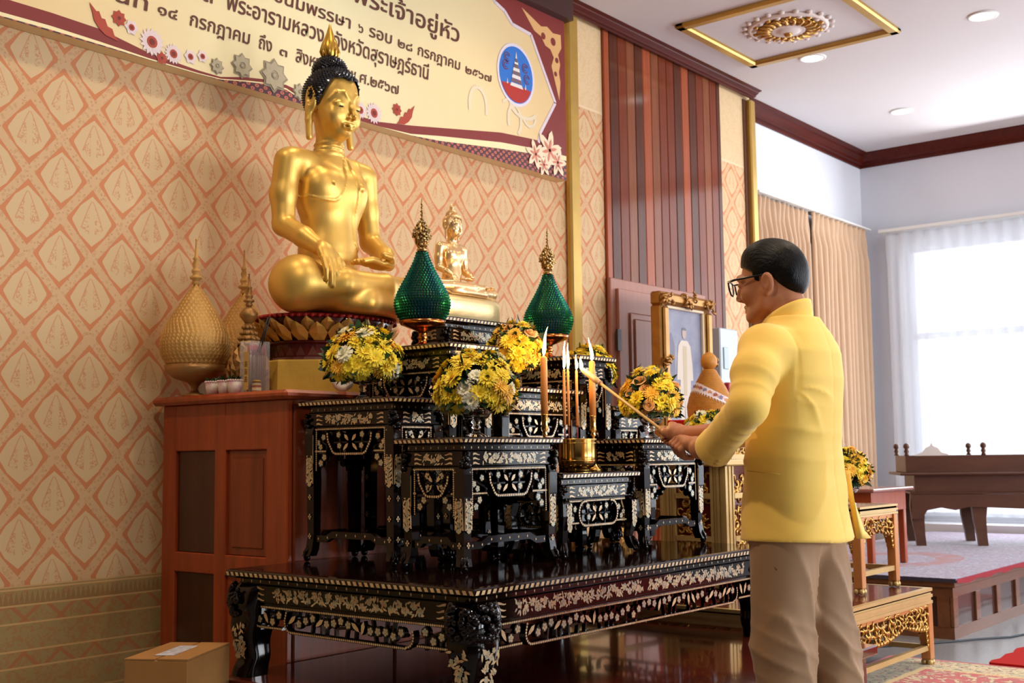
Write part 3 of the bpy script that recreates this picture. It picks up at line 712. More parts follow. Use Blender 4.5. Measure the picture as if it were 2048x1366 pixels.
# left side: stiles, rails and sunk panels
mb = MB()
for a, b in ((cy0, cy0+.125), (3.86, 3.93), (cy1-.09, cy1)): mb.bevbox(cx0, cx0+.026, a, b, 0, cz, .004)
for a, b in ((cz-.19, cz), (.595, .675), (0, .12)): mb.bevbox(cx0+.0015, cx0+.026, cy0+.02, cy1-.02, a, b, .004)
off(mb.build('side_frame', CABWOOD, cab), cab)
for i, (a, b, z0, z1, m_) in enumerate(((3.61, 3.86, .675, 1.085, CABPANEL), (3.93, 4.19, .675, 1.085, CABDARK), (3.61, 3.86, .12, .595, CABWOOD), (3.93, 4.19, .12, .595, CABDARK))):
    mb = MB().bevbox(cx0+.014, cx0+.03, a, b, z0, z1, .003)
    if i == 0: mb.bevbox(cx0+.010, cx0+.015, a+.03, b-.03, z0+.03, z1-.03, .003)
    off(mb.build('side_panel', m_, cab), cab)
off(MB().box(cx0+.0095, cx0+.0145, 3.615, 3.855, .60, .672).build('dark_rail', CABDARK, cab), cab)
mb = MB()
for k in range(3): mb.bevbox(cx0+.03+k*.54, cx0+.56+k*.54, cy0-.004, cy0+.012, .06, cz-.02, .006)
off(mb.build('front_door', CABPANEL, cab), cab)

# ------------------------------------------------------------------ black tables inlaid with mother of pearl
class Face:
    """draws inlay and carving on one vertical side: u runs along it, z up, n outwards"""
    def __init__(s, mb, o, u, n, rg): s.mb = mb; s.o = Vector(o); s.u = Vector(u); s.n = Vector(n); s.rg = rg
    def P(s, u, z, d=0): return s.o+s.u*u+s.n*d+Vector((0, 0, z))
    def poly(s, pts, d=.0012, mi=1):
        s.mb.add([s.P(a, b, d) for a, b in pts], [tuple(range(len(pts)))], mi)
    def raised(s, pts, d0, d1, mi=0, mis=None):
        n = len(pts); vs = [s.P(a, b, d0) for a, b in pts]+[s.P(a, b, d1) for a, b in pts]; b0 = len(s.mb.v)
        s.mb.add(vs, [tuple(range(n, 2*n)), tuple(range(n))[::-1]], mi)
        s.mb.add([], [], 0)
        for k in range(n):
            s.mb.f.append([b0+k, b0+(k+1) % n, b0+n+(k+1) % n, b0+n+k]); s.mb.mi.append(mi if mis is None else mis); s.mb.sm.append(False)
    def bar(s, pts, w, d0, d1, mi=0, beads=True, bw=.4, closed=False):
        """moulding bar following pts, with a row of pearl beads along it"""
        pts = [Vector((p[0], p[1])) for p in pts]; n = len(pts)
        L = []; Rr = []
        for i, p in enumerate(pts):
            t = (pts[min(i+1, n-1)]-pts[max(i-1, 0)]).normalized(); nn = Vector((-t.y, t.x))*(w/2); L.append(p+nn); Rr.append(p-nn)
        for i in range(n-1):
            q = [L[i], Rr[i], Rr[i+1], L[i+1]]; s.raised([(p.x, p.y) for p in q], d0, d1, mi)
        if beads:
            acc = 0
            for i in range(n-1):
                seg = (pts[i+1]-pts[i]); Ls = seg.length; t = seg/Ls; step = w*.92
                while acc < Ls:
                    c = pts[i]+t*acc; r = w*bw
                    s.poly([(c.x+r*math.cos(a), c.y+r*math.sin(a)) for a in (.5, 1.55, 2.6, 3.65, 4.7, 5.75)], d1+.0008, 1); acc += step
                acc -= Ls
    def flower(s, u, z, r, d=.0012, mi=2, back=None):
        if back is not None:
            s.raised([(u+r*1.25*math.cos(a), z+r*1.25*math.sin(a)) for a in np.arange(8)*PI/4+.2], back, d-.0006, 0)
        a0 = s.rg.uniform(0, 6)
        for k in range(5):
            a = a0+2*PI*k/5; c = (u+.58*r*math.cos(a), z+.58*r*math.sin(a))
            s.poly([(c[0]+.40*r*math.cos(b), c[1]+.40*r*math.sin(b)) for b in np.arange(6)*PI/3+a], d, mi)
        s.poly([(u+.2*r*math.cos(b), z+.2*r*math.sin(b)) for b in np.arange(6)*PI/3], d+.0003, 1)
    def quatre(s, u, z, r, d=.0012):
        for k in range(4):
            a = PI/2*k; c = (u+.6*r*math.cos(a)*.8, z+.6*r*math.sin(a)*1.1)
            s.poly([(c[0]+.36*r*math.cos(b), c[1]+.36*r*math.sin(b)) for b in np.arange(6)*PI/3], d, 1)
    def leaf(s, u, z, L, w, a, d=.0012, mi=1, back=None):
        c_, s_ = math.cos(a), math.sin(a)
        pr = [(-.5, 0), (-.25, -.36), (.15, -.5), (.5, 0), (.15, .5), (-.25, .36)]
        pts = [(u+L*p*c_-w*q*s_, z+L*p*s_+w*q*c_) for p, q in pr]
        if back is not None: s.raised(pts, back, d-.0006, 0)
        s.poly(pts, d, mi)
    def squig(s, u, z, L, h, sg=1, d=.0012):
        up = []; lo = []
        for i in range(7):
            t = i/6; x = u+sg*L*(t-.5); y = z+h*.22*math.sin(t*5.4); hw = h*.36*(1-.75*t**1.6); up.append((x, y+hw)); lo.append((x, y-hw))
        pts = up+lo[::-1]; s.poly(pts[::-1] if sg > 0 else pts, d, 1)
    def spray(s, u0, u1, z0, z1, d=.0012, cell=None):
        """band of dense floral inlay"""
        h = z1-z0; cell = cell or h*.62; n = max(1, int((u1-u0)/cell)); rg = s.rg
        for k in range(n):
            u = u0+(k+.5)*(u1-u0)/n; z = (z0+z1)/2+h*.17*(-1)**k
            s.flower(u, z, h*.30*rg.uniform(.85, 1.1), d)
            for q in range(9):
                s.leaf(u+rg.uniform(-.6, .6)*cell, rg.uniform(z0+h*.08, z1-h*.08), h*rg.uniform(.25, .45), h*.14, rg.uniform(0, 6.3), d+.0002+.00005*q, 1 if rg.random() < .6 else 2)
            s.poly([(u-.003, z0+.002+(z1-z0)*(.05 if k % 2 else .75)), (u+.004, z0+.002+(z1-z0)*(.05 if k % 2 else .75)), (u, z0+(z1-z0)*(.28 if k % 2 else .97))], d, 2)

MOP = [LACQUER, PEARL, PEARL2]
def edge_beads(mb, x0, x1, y0, y1, z, s, step, rg):
    for ax, f, a, b, sg in (('x', y0, x0, x1, -1), ('x', y1, x0, x1, 1), ('y', x0, y0, y1, -1), ('y', x1, y0, y1, 1)):
        n = int((b-a)/step)
        for k in range(n):
            c = a+(k+.5)*(b-a)/n; h = s/2; sk = s*.22
            q = [(c-h-sk, z-h*.85), (c+h-sk, z-h*.85), (c+h+sk, z+h*.85), (c-h+sk, z+h*.85)]
            if ax == 'x': vs = [(p, f+sg*.0012, zz) for p, zz in q]
            else: vs = [(f+sg*.0012, p, zz) for p, zz in q]
            mb.add(vs, [(0, 1, 2, 3) if (ax == 'x') == (sg < 0) else (3, 2, 1, 0)], 1)
def tabletop(x0, x1, y0, y1, z1, ov, th, root, bs=.0125, step=.021):
    X0, X1, Y0, Y1 = x0-ov, x1+ov, y0-ov, y1+ov; mb = MB(); rg = random.Random(3)
    r = th*.5
    prof = [(r*.9, z1-th), (r*.25, z1-th*.85), (0, z1-th*.74), (0, z1-th*.26), (r*.25, z1-th*.1), (r*.9, z1)]
    vs = []
    for d, z in prof: vs += [(X0+d, Y0+d, z), (X1-d, Y0+d, z), (X1-d, Y1-d, z), (X0+d, Y1-d, z)]
    fs = []
    for i in range(len(prof)-1):
        for k in range(4): fs.append((i*4+k, i*4+(k+1) % 4, i*4+4+(k+1) % 4, i*4+4+k))
    n = len(prof)-1; fs += [(3, 2, 1, 0), (n*4, n*4+1, n*4+2, n*4+3)]
    mb.add(vs, fs, 0)
    edge_beads(mb, X0, X1, Y0, Y1, z1-th*.5, min(bs, th*.5), step, rg)
    return mb.build('tabletop', [LACQTOP, PEARL, PEARL2], root)
def sides(x0, x1, y0, y1):
    return [((x0, y0, 0), (1, 0, 0), (0, -1, 0), x1-x0), ((x1, y0, 0), (0, 1, 0), (1, 0, 0), y1-y0),
            ((x1, y1, 0), (-1, 0, 0), (0, 1, 0), x1-x0), ((x0, y1, 0), (0, -1, 0), (-1, 0, 0), y1-y0)]

def inlaid_table(w, d, h, label, loc, low=False, seed=1, group=None):
    """altar side table, built about its own base; w along x, d along y"""
    root = thing('inlaid_table', label, 'altar table', loc, group=group)
    x0, x1, y0, y1 = -w/2, w/2, -d/2, d/2; rg = random.Random(seed); lg = .042
    tabletop(x0, x1, y0, y1, h, .022, .026, root)
    mb = MB().box(x0+.012, x1-.012, y0+.012, y1-.012, h-.044, h-.0262)   # waist and frieze
    mb.bevbox(x0+.004, x1-.004, y0+.004, y1-.004, h-.1, h-.0445, .004)
    for o, u, n, L in sides(x0, x1, y0, y1):
        F = Face(mb, o, u, n, rg); k = int(L/.034)
        for i in range(k):
            c = (i+.5)*L/k; F.poly([(c-.0032, h-.0355), (c, h-.0405), (c+.0032, h-.0355), (c, h-.0305)], -.011, 1)
        for sg, c in ((1, .07), (-1, L-.07)):
            for q in range(3): F.squig(c, h-.058-.0155*q, .034, .010, sg, -.003)
        F.spray(.105 if L > .3 else .095, L-(.105 if L > .3 else .095), h-.094, h-.052, -.003)
    mb.build('frieze', MOP, root)
    # pierced aprons with beaded bars, flowers and crossed leaves
    za, zb = h-.108, h-.19
    for o, u, n, L in sides(x0, x1, y0, y1):
        mb = MB(); F = Face(mb, o, u, n, rg); a, b = lg+.004, L-lg-.004; D0, D1 = -.022, -.006
        F.raised([(a, h-.1055), (b, h-.1055), (b, h-.1), (a, h-.1)], -.022, -.006)
        F.bar([(a, za), (b, za)], .0085, D0, D1)
        c = L/2; hw = min(.10, (b-a)*.28); zb2 = zb-.006
        if not low:
            F.bar([(a+.004, za-.004), (a+.004, h-.265)], .008, D0, D1); F.bar([(b-.004, za-.004), (b-.004, h-.265)], .008, D0, D1)
        F.bar([(a, zb), (c-hw-.028, zb)], .0085, D0, D1); F.bar([(c+hw+.028, zb), (b, zb)], .0085, D0, D1)
        if low: lp = arc(c-hw+.012, (za+zb)/2-.006, .04, 80, 270, 10, .046)+arc(c+hw-.012, (za+zb)/2-.006, .04, 270, 460, 10, .046)
        else: lp = [(c-hw-.016, za-.018), (c-hw-.012, za-.045), (c-hw+.014, zb-.004), (c-hw+.03, zb2-.004), (c+hw-.03, zb2-.004), (c+hw-.014, zb-.004), (c+hw+.012, za-.045), (c+hw+.016, za-.018)]
        F.bar(lp, .011, D0, D1+.004)
        for sg in (-1, 1):
            mb.tube([F.P(c+sg*(hw+.018), za-.018, -.014), F.P(c+sg*(hw+.004), za-.012, -.012), F.P(c+sg*(hw-.006), za-.022, -.012), F.P(c+sg*(hw+.002), za-.028, -.012)], [.006, .0065, .006, .004], 6)
            mb.tube([F.P(c+sg*(hw+.03), zb, -.014), F.P(c+sg*(hw+.024), zb+.016, -.012), F.P(c+sg*(hw+.036), zb+.02, -.012)], [.0065, .006, .004], 6)
            for (du, dz) in ((.62, .022), (.58, .062)): F.flower(c+sg*hw*du, za-dz, .0115, -.008, 2, -.02)
            F.leaf(c+sg*.02, za-.032, .032, .014, PI/2-sg*.75, -.008, 1, -.02); F.leaf(c+sg*.024, za-.066, .038, .013, PI/2+sg*.8, -.008, 1, -.02)
            F.bar([(c+sg*hw*.9, za-.05), (c+sg*.02, za-.05)], .006, D0, D1-.006, 0, False); F.bar([(c+sg*hw*.62, za), (c+sg*hw*.55, zb2)], .007, D0, D1-.006, 0, False)
            m_ = (c+sg*(hw+.03)+ (b if sg > 0 else a))/2; wd = abs((b if sg > 0 else a)-(c+sg*(hw+.03)))
            if wd > .03:
                for q, (fu, fz) in enumerate(((-.25, .03), (.28, .05), (.05, .066))): F.flower(m_+fu*wd*sg, za-fz, .0115, -.008, 2, -.02)
                F.bar([(m_-wd*.5, za-.03), (m_+wd*.5, za-.06)], .007, D0, D1-.006, 0, False)
            if not low:   # corner bracket
                e = b if sg > 0 else a
                F.raised([(e, zb-.004), (e-sg*.012, zb-.004), (e-sg*.014, h-.25), (e, h-.262)][::(1 if sg < 0 else -1)], D0, D1-.004)
                F.flower(e-sg*.045, zb-.022, .0125, -.008, 2, -.02); F.flower(e-sg*.026, zb-.044, .0125, -.008, 2, -.02)
                F.bar([(e-sg*.006, zb-.006), (e-sg*.05, zb-.006)], .008, D0, D1-.004, 0, False)
        mb.build('apron', MOP, root)
    # legs: carved head, inlaid shaft, claw on a ball
    for sx in (-1, 1):
        for sy in (-1, 1):
            X, Y = sx*(w/2-lg/2), sy*(d/2-lg/2); mb = MB()
            if low: prof = [(h-.1, .5, 0), (h-.115, .56, .012), (h-.16, .5, .018), (h-.22, .38, .010), (.06, .32, .004), (.03, .38, .012), (.012, .36, .02)]
            else: prof = [(h-.1, .5, 0), (h-.125, .52, .004), (h-.2, .5, .004), (h-.30, .46, 0), (.09, .40, 0), (.045, .42, .004), (.02, .46, .012)]
            vs = []
            for z, hw, o_ in prof:
                q = hw*lg
                vs += [(X+sx*o_-q, Y+sy*o_-q, z), (X+sx*o_+q, Y+sy*o_-q, z), (X+sx*o_+q, Y+sy*o_+q, z), (X+sx*o_-q, Y+sy*o_+q, z)]
            n = len(prof); mb.add(vs, [(i*4+(k+1) % 4, i*4+k, i*4+4+k, i*4+4+(k+1) % 4) for i in range(n-1) for k in range(4)]+[(0, 1, 2, 3), (n*4-1, n*4-2, n*4-3, n*4-4)], 0)
            for q in range(14):   # carved head
                a = rg.uniform(-.3, PI/2+.3); zz = h-.052-.058*rg.random()
                mb.ball((X+sx*(.008+.019*math.cos(a)), Y+sy*(.008+.019*math.sin(a)), zz), rg.uniform(.007, .012), 6, 4)
            ob = prof[-1][2]
            mb.ball((X+sx*(ob+.006), Y+sy*(ob+.006), .0135), .0135, 8, 6)
            for k in range(3):
                a = (k-1)*.6+PI/4; cx_, cy_ = sx*math.cos(a), sy*math.sin(a)
                mb.tube([(X+sx*ob*.6+cx_*.006, Y+sy*ob*.6+cy_*.006, .058), (X+sx*ob+cx_*.017, Y+sy*ob+cy_*.017, .034), (X+sx*ob+cx_*.019, Y+sy*ob+cy_*.019, .012)], [.006, .0065, .003], 5)
            for (o, u, nn) in (((X-lg/2, Y+sy*(lg/2), 0), (1, 0, 0), (0, sy, 0)), ((X+sx*(lg/2), Y-lg/2, 0), (0, 1, 0), (sx, 0, 0))):
                F = Face(mb, o, u, nn, rg); dd = .002 if not low else .0165
                z0, z1 = (h-.31, h-.125) if not low else (h-.21, h-.12)
                for zz in np.arange(z0, z1, .016):
                    F.flower(lg/2+rg.uniform(-.004, .004), zz, .0112, dd+.0012, 2); [F.leaf(lg/2+e_, zz+.008+e_*.2, .019, .0075, rg.uniform(.6, 2.5), dd+.0016+abs(e_)*.01, 1) for e_ in (-.011, .0115)]
                if not low:
                    for zz in (z0-.0, z1): F.poly([(lg*.2, zz-.004), (lg*.5, zz-.012), (lg*.8, zz-.004), (lg*.5, zz+.004)], dd+.0014, 2)
                    F.bar([(.004, z0), (.004, z1)], .0016, -.001, dd+.001, 1, False); F.bar([(lg-.004, z0), (lg-.004, z1)], .0016, -.001, dd+.001, 1, False)
                    zz = z0-.05
                    while zz > .05: F.quatre(lg/2, zz, .0105, .001); zz -= .072
            # keep inlay facing outwards
            mb.build('leg', MOP, root)
    if not low:
        zs = .085
        for o, u, n, L in sides(x0, x1, y0, y1):
            mb = MB(); F = Face(mb, o, u, n, rg); a, b = lg*.75, L-lg*.75; rise = .016
            pts = [(a, zs), (a+(b-a)*.16, zs), (a+(b-a)*.24, zs+rise), (a+(b-a)*.76, zs+rise), (a+(b-a)*.84, zs), (b, zs)]
            for i in range(5):
                p, q = pts[i], pts[i+1]; F.raised([(p[0], p[1]-.012), (q[0], q[1]-.012), (q[0], q[1]+.012), (p[0], p[1]+.012)], -.034, -.012)
            k = int((b-a)/.045)
            for i in range(k):
                t = (i+.5)/k; c = a+t*(b-a); zz = zs+rise*min(1, max(0, (min(t, 1-t)-.16)/.08))
                F.poly([(c-.0034, zz), (c, zz-.0055), (c+.0034, zz), (c, zz+.0055)], -.011, 1)
            mb.build('stretcher', MOP, root)
    return root
T0 = .667
G_ = 'black inlaid altar tables on the big platform table'
TB = {}
def tb(key, x0, x1, y0, y1, z, label, low=False, seed=1):
    TB[key] = inlaid_table(x1-x0, y1-y0, z-T0, label, ((x0+x1)/2, (y0+y1)/2, T0), low, seed, G_)
tb('T2', 2.97, 3.475, 2.615, 2.895, 1.115, 'black pearl-inlaid table at the front left carrying a flower bowl', seed=2)
tb('T4', 4.07, 4.535, 2.615, 2.895, 1.115, 'black pearl-inlaid table at the front right below the joined hands', seed=4)
tb('T3', 3.535, 4.01, 2.63, 2.89, .985, 'low black pearl-inlaid table in the front middle holding the brass bowl', True, 3)
tb('T1', 2.995, 3.245, 2.965, 3.425, 1.265, 'tall narrow black pearl-inlaid table at the far left next to the cabinet', seed=5)
tb('T6', 4.39, 4.625, 2.965, 3.425, 1.265, 'tall narrow black pearl-inlaid table at the far right end', seed=6)
tb('T7', 3.29, 3.535, 2.965, 3.425, 1.478, 'very tall black pearl-inlaid table under the left green cone', seed=7)
tb('T9', 4.125, 4.355, 2.965, 3.425, 1.478, 'very tall black pearl-inlaid table under the right green cone', seed=8)
tb('T10', 3.585, 4.085, 2.955, 3.215, 1.325, 'black pearl-inlaid table in the second row behind the brass bowl', seed=9)
tb('T8', 3.585, 4.085, 3.25, 3.43, 1.626, 'tallest black pearl-inlaid table under the small gold statue', seed=10)

def platform_table():
    x0, x1, y0, y1, z0, h = 2.672, 4.53, 2.317, 3.42, .30, T0
    root = thing('inlaid_platform_table', 'large low black platform table with pearl inlay carrying the smaller altar tables', 'altar table', ((x0+x1)/2, (y0+y1)/2, z0))
    rg = random.Random(21)
    def B(mb, n): return off(mb.build(n, MOP, root), root)
    o = tabletop(x0, x1, y0, y1, h, .027, .03, root, .0145, .0255); off(o, root)
    mb = MB().box(x0+.01, x1-.01, y0+.01, y1-.01, h-.048, h-.0302); mb.bevbox(x0+.002, x1-.002, y0+.002, y1-.002, h-.112, h-.0485, .004)
    for o, u, n, L in sides(x0, x1, y0, y1):
        F = Face(mb, o, u, n, rg); k = int(L/.046)
        for i in range(k):
            c = (i+.5)*L/k; F.poly([(c-.0035, h-.039), (c, h-.045), (c+.0035, h-.039), (c, h-.033)], -.009, 1)
        for sg, c in ((1, .125), (-1, L-.125)):
            for q in range(3): F.squig(c, h-.062-.0185*q, .05, .0125, sg, -.001)
        if L > 1.4: F.spray(.20, L/2-.02, h-.106, h-.055, -.001); F.spray(L/2+.02, L-.20, h-.106, h-.055, -.001)
        else: F.spray(.20, L-.20, h-.106, h-.055, -.001)
    B(mb, 'frieze')
    for o, u, n, L in sides(x0, x1, y0, y1):
        mb = MB(); F = Face(mb, o, u, n, rg); D0, D1 = -.03, -.008; a, b = .085, L-.085; zt, zb = h-.124, h-.192; zm = (zt+zb)/2; r = (zt-zb)/2
        F.raised([(a, zt), (b, zt), (b, h-.1125), (a, h-.1125)], D0, D1-.003)
        e = .17
        F.bar(arc(a+r, zm, r, 90, 270, 10)+[(a+e-.02, zb)], .0095, D0, D1); F.bar([(b-e+.02, zb)]+arc(b-r, zm, r, -90, 90, 10), .0095, D0, D1)
        F.bar([(a+r, zt), (b-r, zt)], .0095, D0, D1)
        lo = zb-.012
        F.bar([(a+e+.004, zt-.012)]+arc(a+e+r*.8, zm-.008, r*.9, 150, 270, 8, r)+[(b-e-r*.8, lo)]+arc(b-e-r*.8, zm-.008, r*.9, 270, 390, 8, r), .010, D0, D1+.002)
        rr = random.Random(4)
        uu = a+.03
        while uu < b-.03:
            if not (abs(uu-(a+e)) < .022 or abs(uu-(b-e)) < .022):
                z = zm+rr.uniform(-.5, .5)*r*1.0
                q = rr.random()
                if q < .62: F.flower(uu, z, .0135, -.010, 2, -.028)
                else: F.leaf(uu, zm, .046, .016, rr.uniform(.5, 2.6), -.010, 1, -.028)
                F.bar([(uu-.02, zm+rr.uniform(-.4, .4)*r), (uu+.02, zm+rr.uniform(-.4, .4)*r)], .008, D0, D1-.008, 0, False)
                if rr.random() < .5: F.bar([(uu, zt), (uu+rr.uniform(-.02, .02), lo)], .008, D0, D1-.008, 0, False)
            uu += .034
        B(mb, 'apron')
    for sx in (-1, 1):
        for sy in (-1, 1):
            mb = MB(); X = x0 if sx < 0 else x1; Y = y0 if sy < 0 else y1
            prof = [(h-.0485, .062, -.062), (h-.075, .07, -.05), (h-.125, .072, -.042), (h-.16, .066, -.045), (h-.2, .062, -.04), (h-.25, .052, -.04), (h-.3, .046, -.046), (h-.335, .05, -.038), (z0+.0, .052, -.034)]
            pr2 = []                     # smooth cabriole profile
            for i in range(len(prof)-1):
                p0, p1, p2, p3 = prof[max(0, i-1)], prof[i], prof[i+1], prof[min(len(prof)-1, i+2)]
                for j in range(4):
                    t = j/4; pr2.append(tuple(.5*(2*p1[c]+(p2[c]-p0[c])*t+(2*p0[c]-5*p1[c]+4*p2[c]-p3[c])*t*t+(3*p1[c]-p0[c]-3*p2[c]+p3[c])*t**3) for c in range(3)))
            pr2.append(prof[-1]); vs = []; K = 24
            for z, q, o_ in pr2:
                cx_, cy_ = X+sx*o_, Y+sy*o_
                for k in range(K):
                    a = 2*PI*(k+.5)/K; c_, s_ = math.cos(a), math.sin(a); m_ = (abs(c_)**5+abs(s_)**5)**(1/5)
                    vs.append((cx_+q*c_/m_, cy_+q*s_/m_, z))
            n = len(pr2); mb.add(vs, [(i*K+(k+1) % K, i*K+k, i*K+K+k, i*K+K+(k+1) % K) for i in range(n-1) for k in range(K)], 0, True)
            mb.add([], [], 0); mb.add([vs[k] for k in range(K)], [tuple(range(K))], 0); mb.add([vs[(n-1)*K+k] for k in range(K)], [tuple(range(K))[::-1]], 0)
            for q in range(70):
                a = rg.uniform(-.3, PI/2+.3); zz = h-.056-.10*rg.random(); rad = .040+.012*math.sin((h-zz-.05)*30)
                mb.ball((X+sx*(-.045+(rad+.034)*math.cos(a)), Y+sy*(-.045+(rad+.034)*math.sin(a)), zz), rg.uniform(.008, .015), 8, 5)
            for q in range(5):           # snout and brow of the carved lion head
                a = PI/4+(q-2)*.42; mb.tube([(X+sx*(-.045+.07*math.cos(a)), Y+sy*(-.045+.07*math.sin(a)), h-.075), (X+sx*(-.045+.088*math.cos(a)), Y+sy*(-.045+.088*math.sin(a)), h-.09), (X+sx*(-.045+.075*math.cos(a)), Y+sy*(-.045+.075*math.sin(a)), h-.108)], [.006, .012, .006], 6)
            mb.ball((X-sx*.0, Y-sy*.0, h-.142), .026, 12, 8)
            for s_, u_, n_ in (((X+sx*(-.042-.05), Y+sy*(-.042+.0735), 0), (sx, 0, 0), (0, sy, 0)), ((X+sx*(-.042+.0735), Y+sy*(-.042-.05), 0), (0, sy, 0), (sx, 0, 0))):
                F = Face(mb, s_, u_, n_, rg)
                for q in range(40):
                    t = rg.random(); z = h-.185-.115*t; wd = .05-.018*t
                    dd = -.003-.016*t
                    if q % 3: F.leaf(.05+rg.uniform(-.8, .8)*wd, z, .026, .0085, rg.uniform(0, 6.3), dd, 1)
                    else: F.flower(.05+rg.uniform(-.7, .7)*wd, z, .0095, dd, 2)
            B(mb, 'leg')
platform_table()

# ------------------------------------------------------------------ gold-painted tables and other furniture on the right
def gold_table(x0, x1, y0, y1, z0, z1, label, leg, fr, apr, bot, seed=1, toprail=.06, name='gold_table'):
    root = thing(name, label, 'gold table', ((x0+x1)/2, (y0+y1)/2, z0)); rg = random.Random(seed)
    def B(mb, n, m): return off(mb.build(n, m, root), root)
    B(MB().box(x0+.006, x1-.006, y0+.006, y1-.006, z1-.022, z1-.001), 'red_panel', DARKRED)
    mb = MB()
    for k in range(5):
        d = .006*(k % 2); zz = z1-fr*k/5
        mb.box(x0+d, x1-d, y0+d, y0+.03, zz-fr/5, zz-.0005*(k > 0)).box(x0+d, x1-d, y1-.03, y1-d, zz-fr/5, zz-.0005*(k > 0)).box(x0+d, x0+.03, y0+.0301, y1-.0301, zz-fr/5, zz-.0005*(k > 0)).box(x1-.03, x1-d, y0+.0301, y1-.0301, zz-fr/5, zz-.0005*(k > 0))
    B(mb, 'fluted_rim', GOLDPAINT)
    for sx in (0, 1):
        for sy in (0, 1):
            a, b = (x0+.002, x0+.002+leg) if not sx else (x1-.002-leg, x1-.002); c, d = (y0+.002, y0+.002+leg) if not sy else (y1-.002-leg, y1-.002)
            mb = MB().bevbox(a, b, c, d, z0+.03, z1-fr, .003)
            cx_, cy_ = (a+b)/2, (c+d)/2
            mb.bevbox(cx_-leg*.34, cx_+leg*.34, cy_-leg*.34, cy_+leg*.34, z0+.02, z0+.0305, .002, 1)
            for dx, dy in ((-1, -1), (1, -1), (-1, 1), (1, 1)): mb.ball((cx_+dx*leg*.3, cy_+dy*leg*.3, z0+.0155), (leg*.3, leg*.3, .0155), 8, 5, 1)
            B(mb, 'leg', [ORANGEGOLD, GOLDPAINT])
    for o, u, n, L in sides(x0, x1, y0, y1):
        mb = MB(); F = Face(mb, o, u, n, rg); a, b = leg+.003, L-leg-.003; zt = z1-fr
        F.raised([(a, zt-.02), (b, zt-.02), (b, zt), (a, zt)], -.03, -.012, 1)
        # pierced scrollwork hanging below the rim, deeper at its scalloped lobes
        k = max(3, int((b-a)/.035))
        for i in range(k):
            t = (i+.5)/k; c = a+t*(b-a); dep = apr*(.62+.38*abs(math.cos(t*PI*2.0)) if L > .8 else .65+.35*abs(math.cos(t*PI*1.0)))
            for q in range(3):
                zc = zt-.012-dep*(q+.5)/3; rr = dep/3*.62; sg = rg.choice((-1, 1)); a0 = rg.uniform(0, 360)
                pts = arc(c+rg.uniform(-.004, .004), zc, rr, a0, a0+sg*250, 7)
                mb.tube([F.P(p[0], p[1], -.016+.006*math.sin(j)) for j, p in enumerate(pts)], [rr*.22, rr*.33, rr*.36, rr*.34, rr*.3, rr*.26, rr*.2, rr*.12], 5)
            mb.ball(F.P(c, zt-.016-dep, -.016), rr*.6, 6, 4)
        zz = zt-apr
        for e, sg in ((a, 1), (b, -1)):    # side brackets down the legs
            for q in range(int(apr*1.1/.022)):
                wd = .03*(1-q/(apr*1.1/.022)); mb.tube([F.P(e+sg*p, zz-.022*q-r_, -.014) for p, r_ in ((0, 0), (wd, .004), (wd*.8, .016), (.002, .02))], [.006, .007, .006, .004], 5)
        B(mb, 'carved_apron', [CARVEGOLD, ORANGEGOLD])
        mb = MB(); F = Face(mb, o, u, n, rg); F.raised([(leg*.8, z0+bot-.012), (L-leg*.8, z0+bot-.012), (L-leg*.8, z0+bot+.012), (leg*.8, z0+bot+.012)], -leg*.75, -leg*.25, 0)
        B(mb, 'stretcher', [GOLDPAINT])
    return root
gold_table(4.66, 5.945, 2.145, 3.62, 0, .373, 'broad low gold and red carved table on the carpet behind the man', .05, .075, .105, .085, 1)
gold_table(5.44, 5.915, 2.29, 2.70, .373, .785, 'small tall gold and red carved table carrying a flower vase beside the man', .045, .048, .085, .095, 2)
# tall gold altar stands further back
def gold_stand(x0, x1, y0, y1, z0, z1, label, seed):
    root = thing('gold_stand', label, 'gold stand', ((x0+x1)/2, (y0+y1)/2, z0)); rg = random.Random(seed)
    def B(mb, n, m): return off(mb.build(n, m, root), root)
    B(MB().bevbox(x0-.02, x1+.02, y0-.02, y1+.02, z1-.03, z1, .006), 'stand_top', GOLDPAINT)
    mb = MB().box(x0+.02, x1-.02, y0+.02, y1-.02, z0+.0, z1-.03)
    B(mb, 'core', DARKRED)
    mb = MB()
    for o, u, n, L in sides(x0, x1, y0, y1):
        F = Face(mb, o, u, n, rg)
        for e in (0, L-.085):
            for k in range(5): F.raised([(e+.017*k, z0), (e+.017*k+.013, z0), (e+.017*k+.013, z1-.031), (e+.017*k, z1-.031)], -.0195, -.001-.004*(k % 2))
        z = z1-.17
        while z > z0+.05:
            F.raised([(.085, z-.012), (L-.085, z-.012), (L-.085, z+.012), (.085, z+.012)], -.0195, .0); z -= .2
    B(mb, 'fluted_frame', GOLDPAINT)
    for o, u, n, L in sides(x0, x1, y0, y1):
        mb = MB(); F = Face(mb, o, u, n, rg)
        for q in range(int((L-.17)*(z1-z0)/.0009)):
            c, z = rg.uniform(.1, L-.1), rg.uniform(z0+.03, z1-.06); a0 = rg.uniform(0, 360); rr = rg.uniform(.012, .02)
            mb.tube([F.P(p[0], p[1], -.017) for p in arc(c, z, rr, a0, a0+230, 5)], [.003, .005, .006, .006, .005, .003], 5)
        B(mb, 'carved_panel', CARVEGOLD)
    return root
gold_stand(4.93, 5.33, 2.72, 3.08, .373, 1.02, 'gold fluted and carved altar stand behind the right end of the black tables', 3)
gold_stand(5.46, 5.90, 3.02, 3.40, .373, 1.20, 'tall gold carved altar stand under the woven cone offering', 4)
gold_table(4.70, 5.28, 3.18, 3.60, .373, .86, 'gold carved table seen between the legs of the black table', .05, .06, .10, .1, 7)

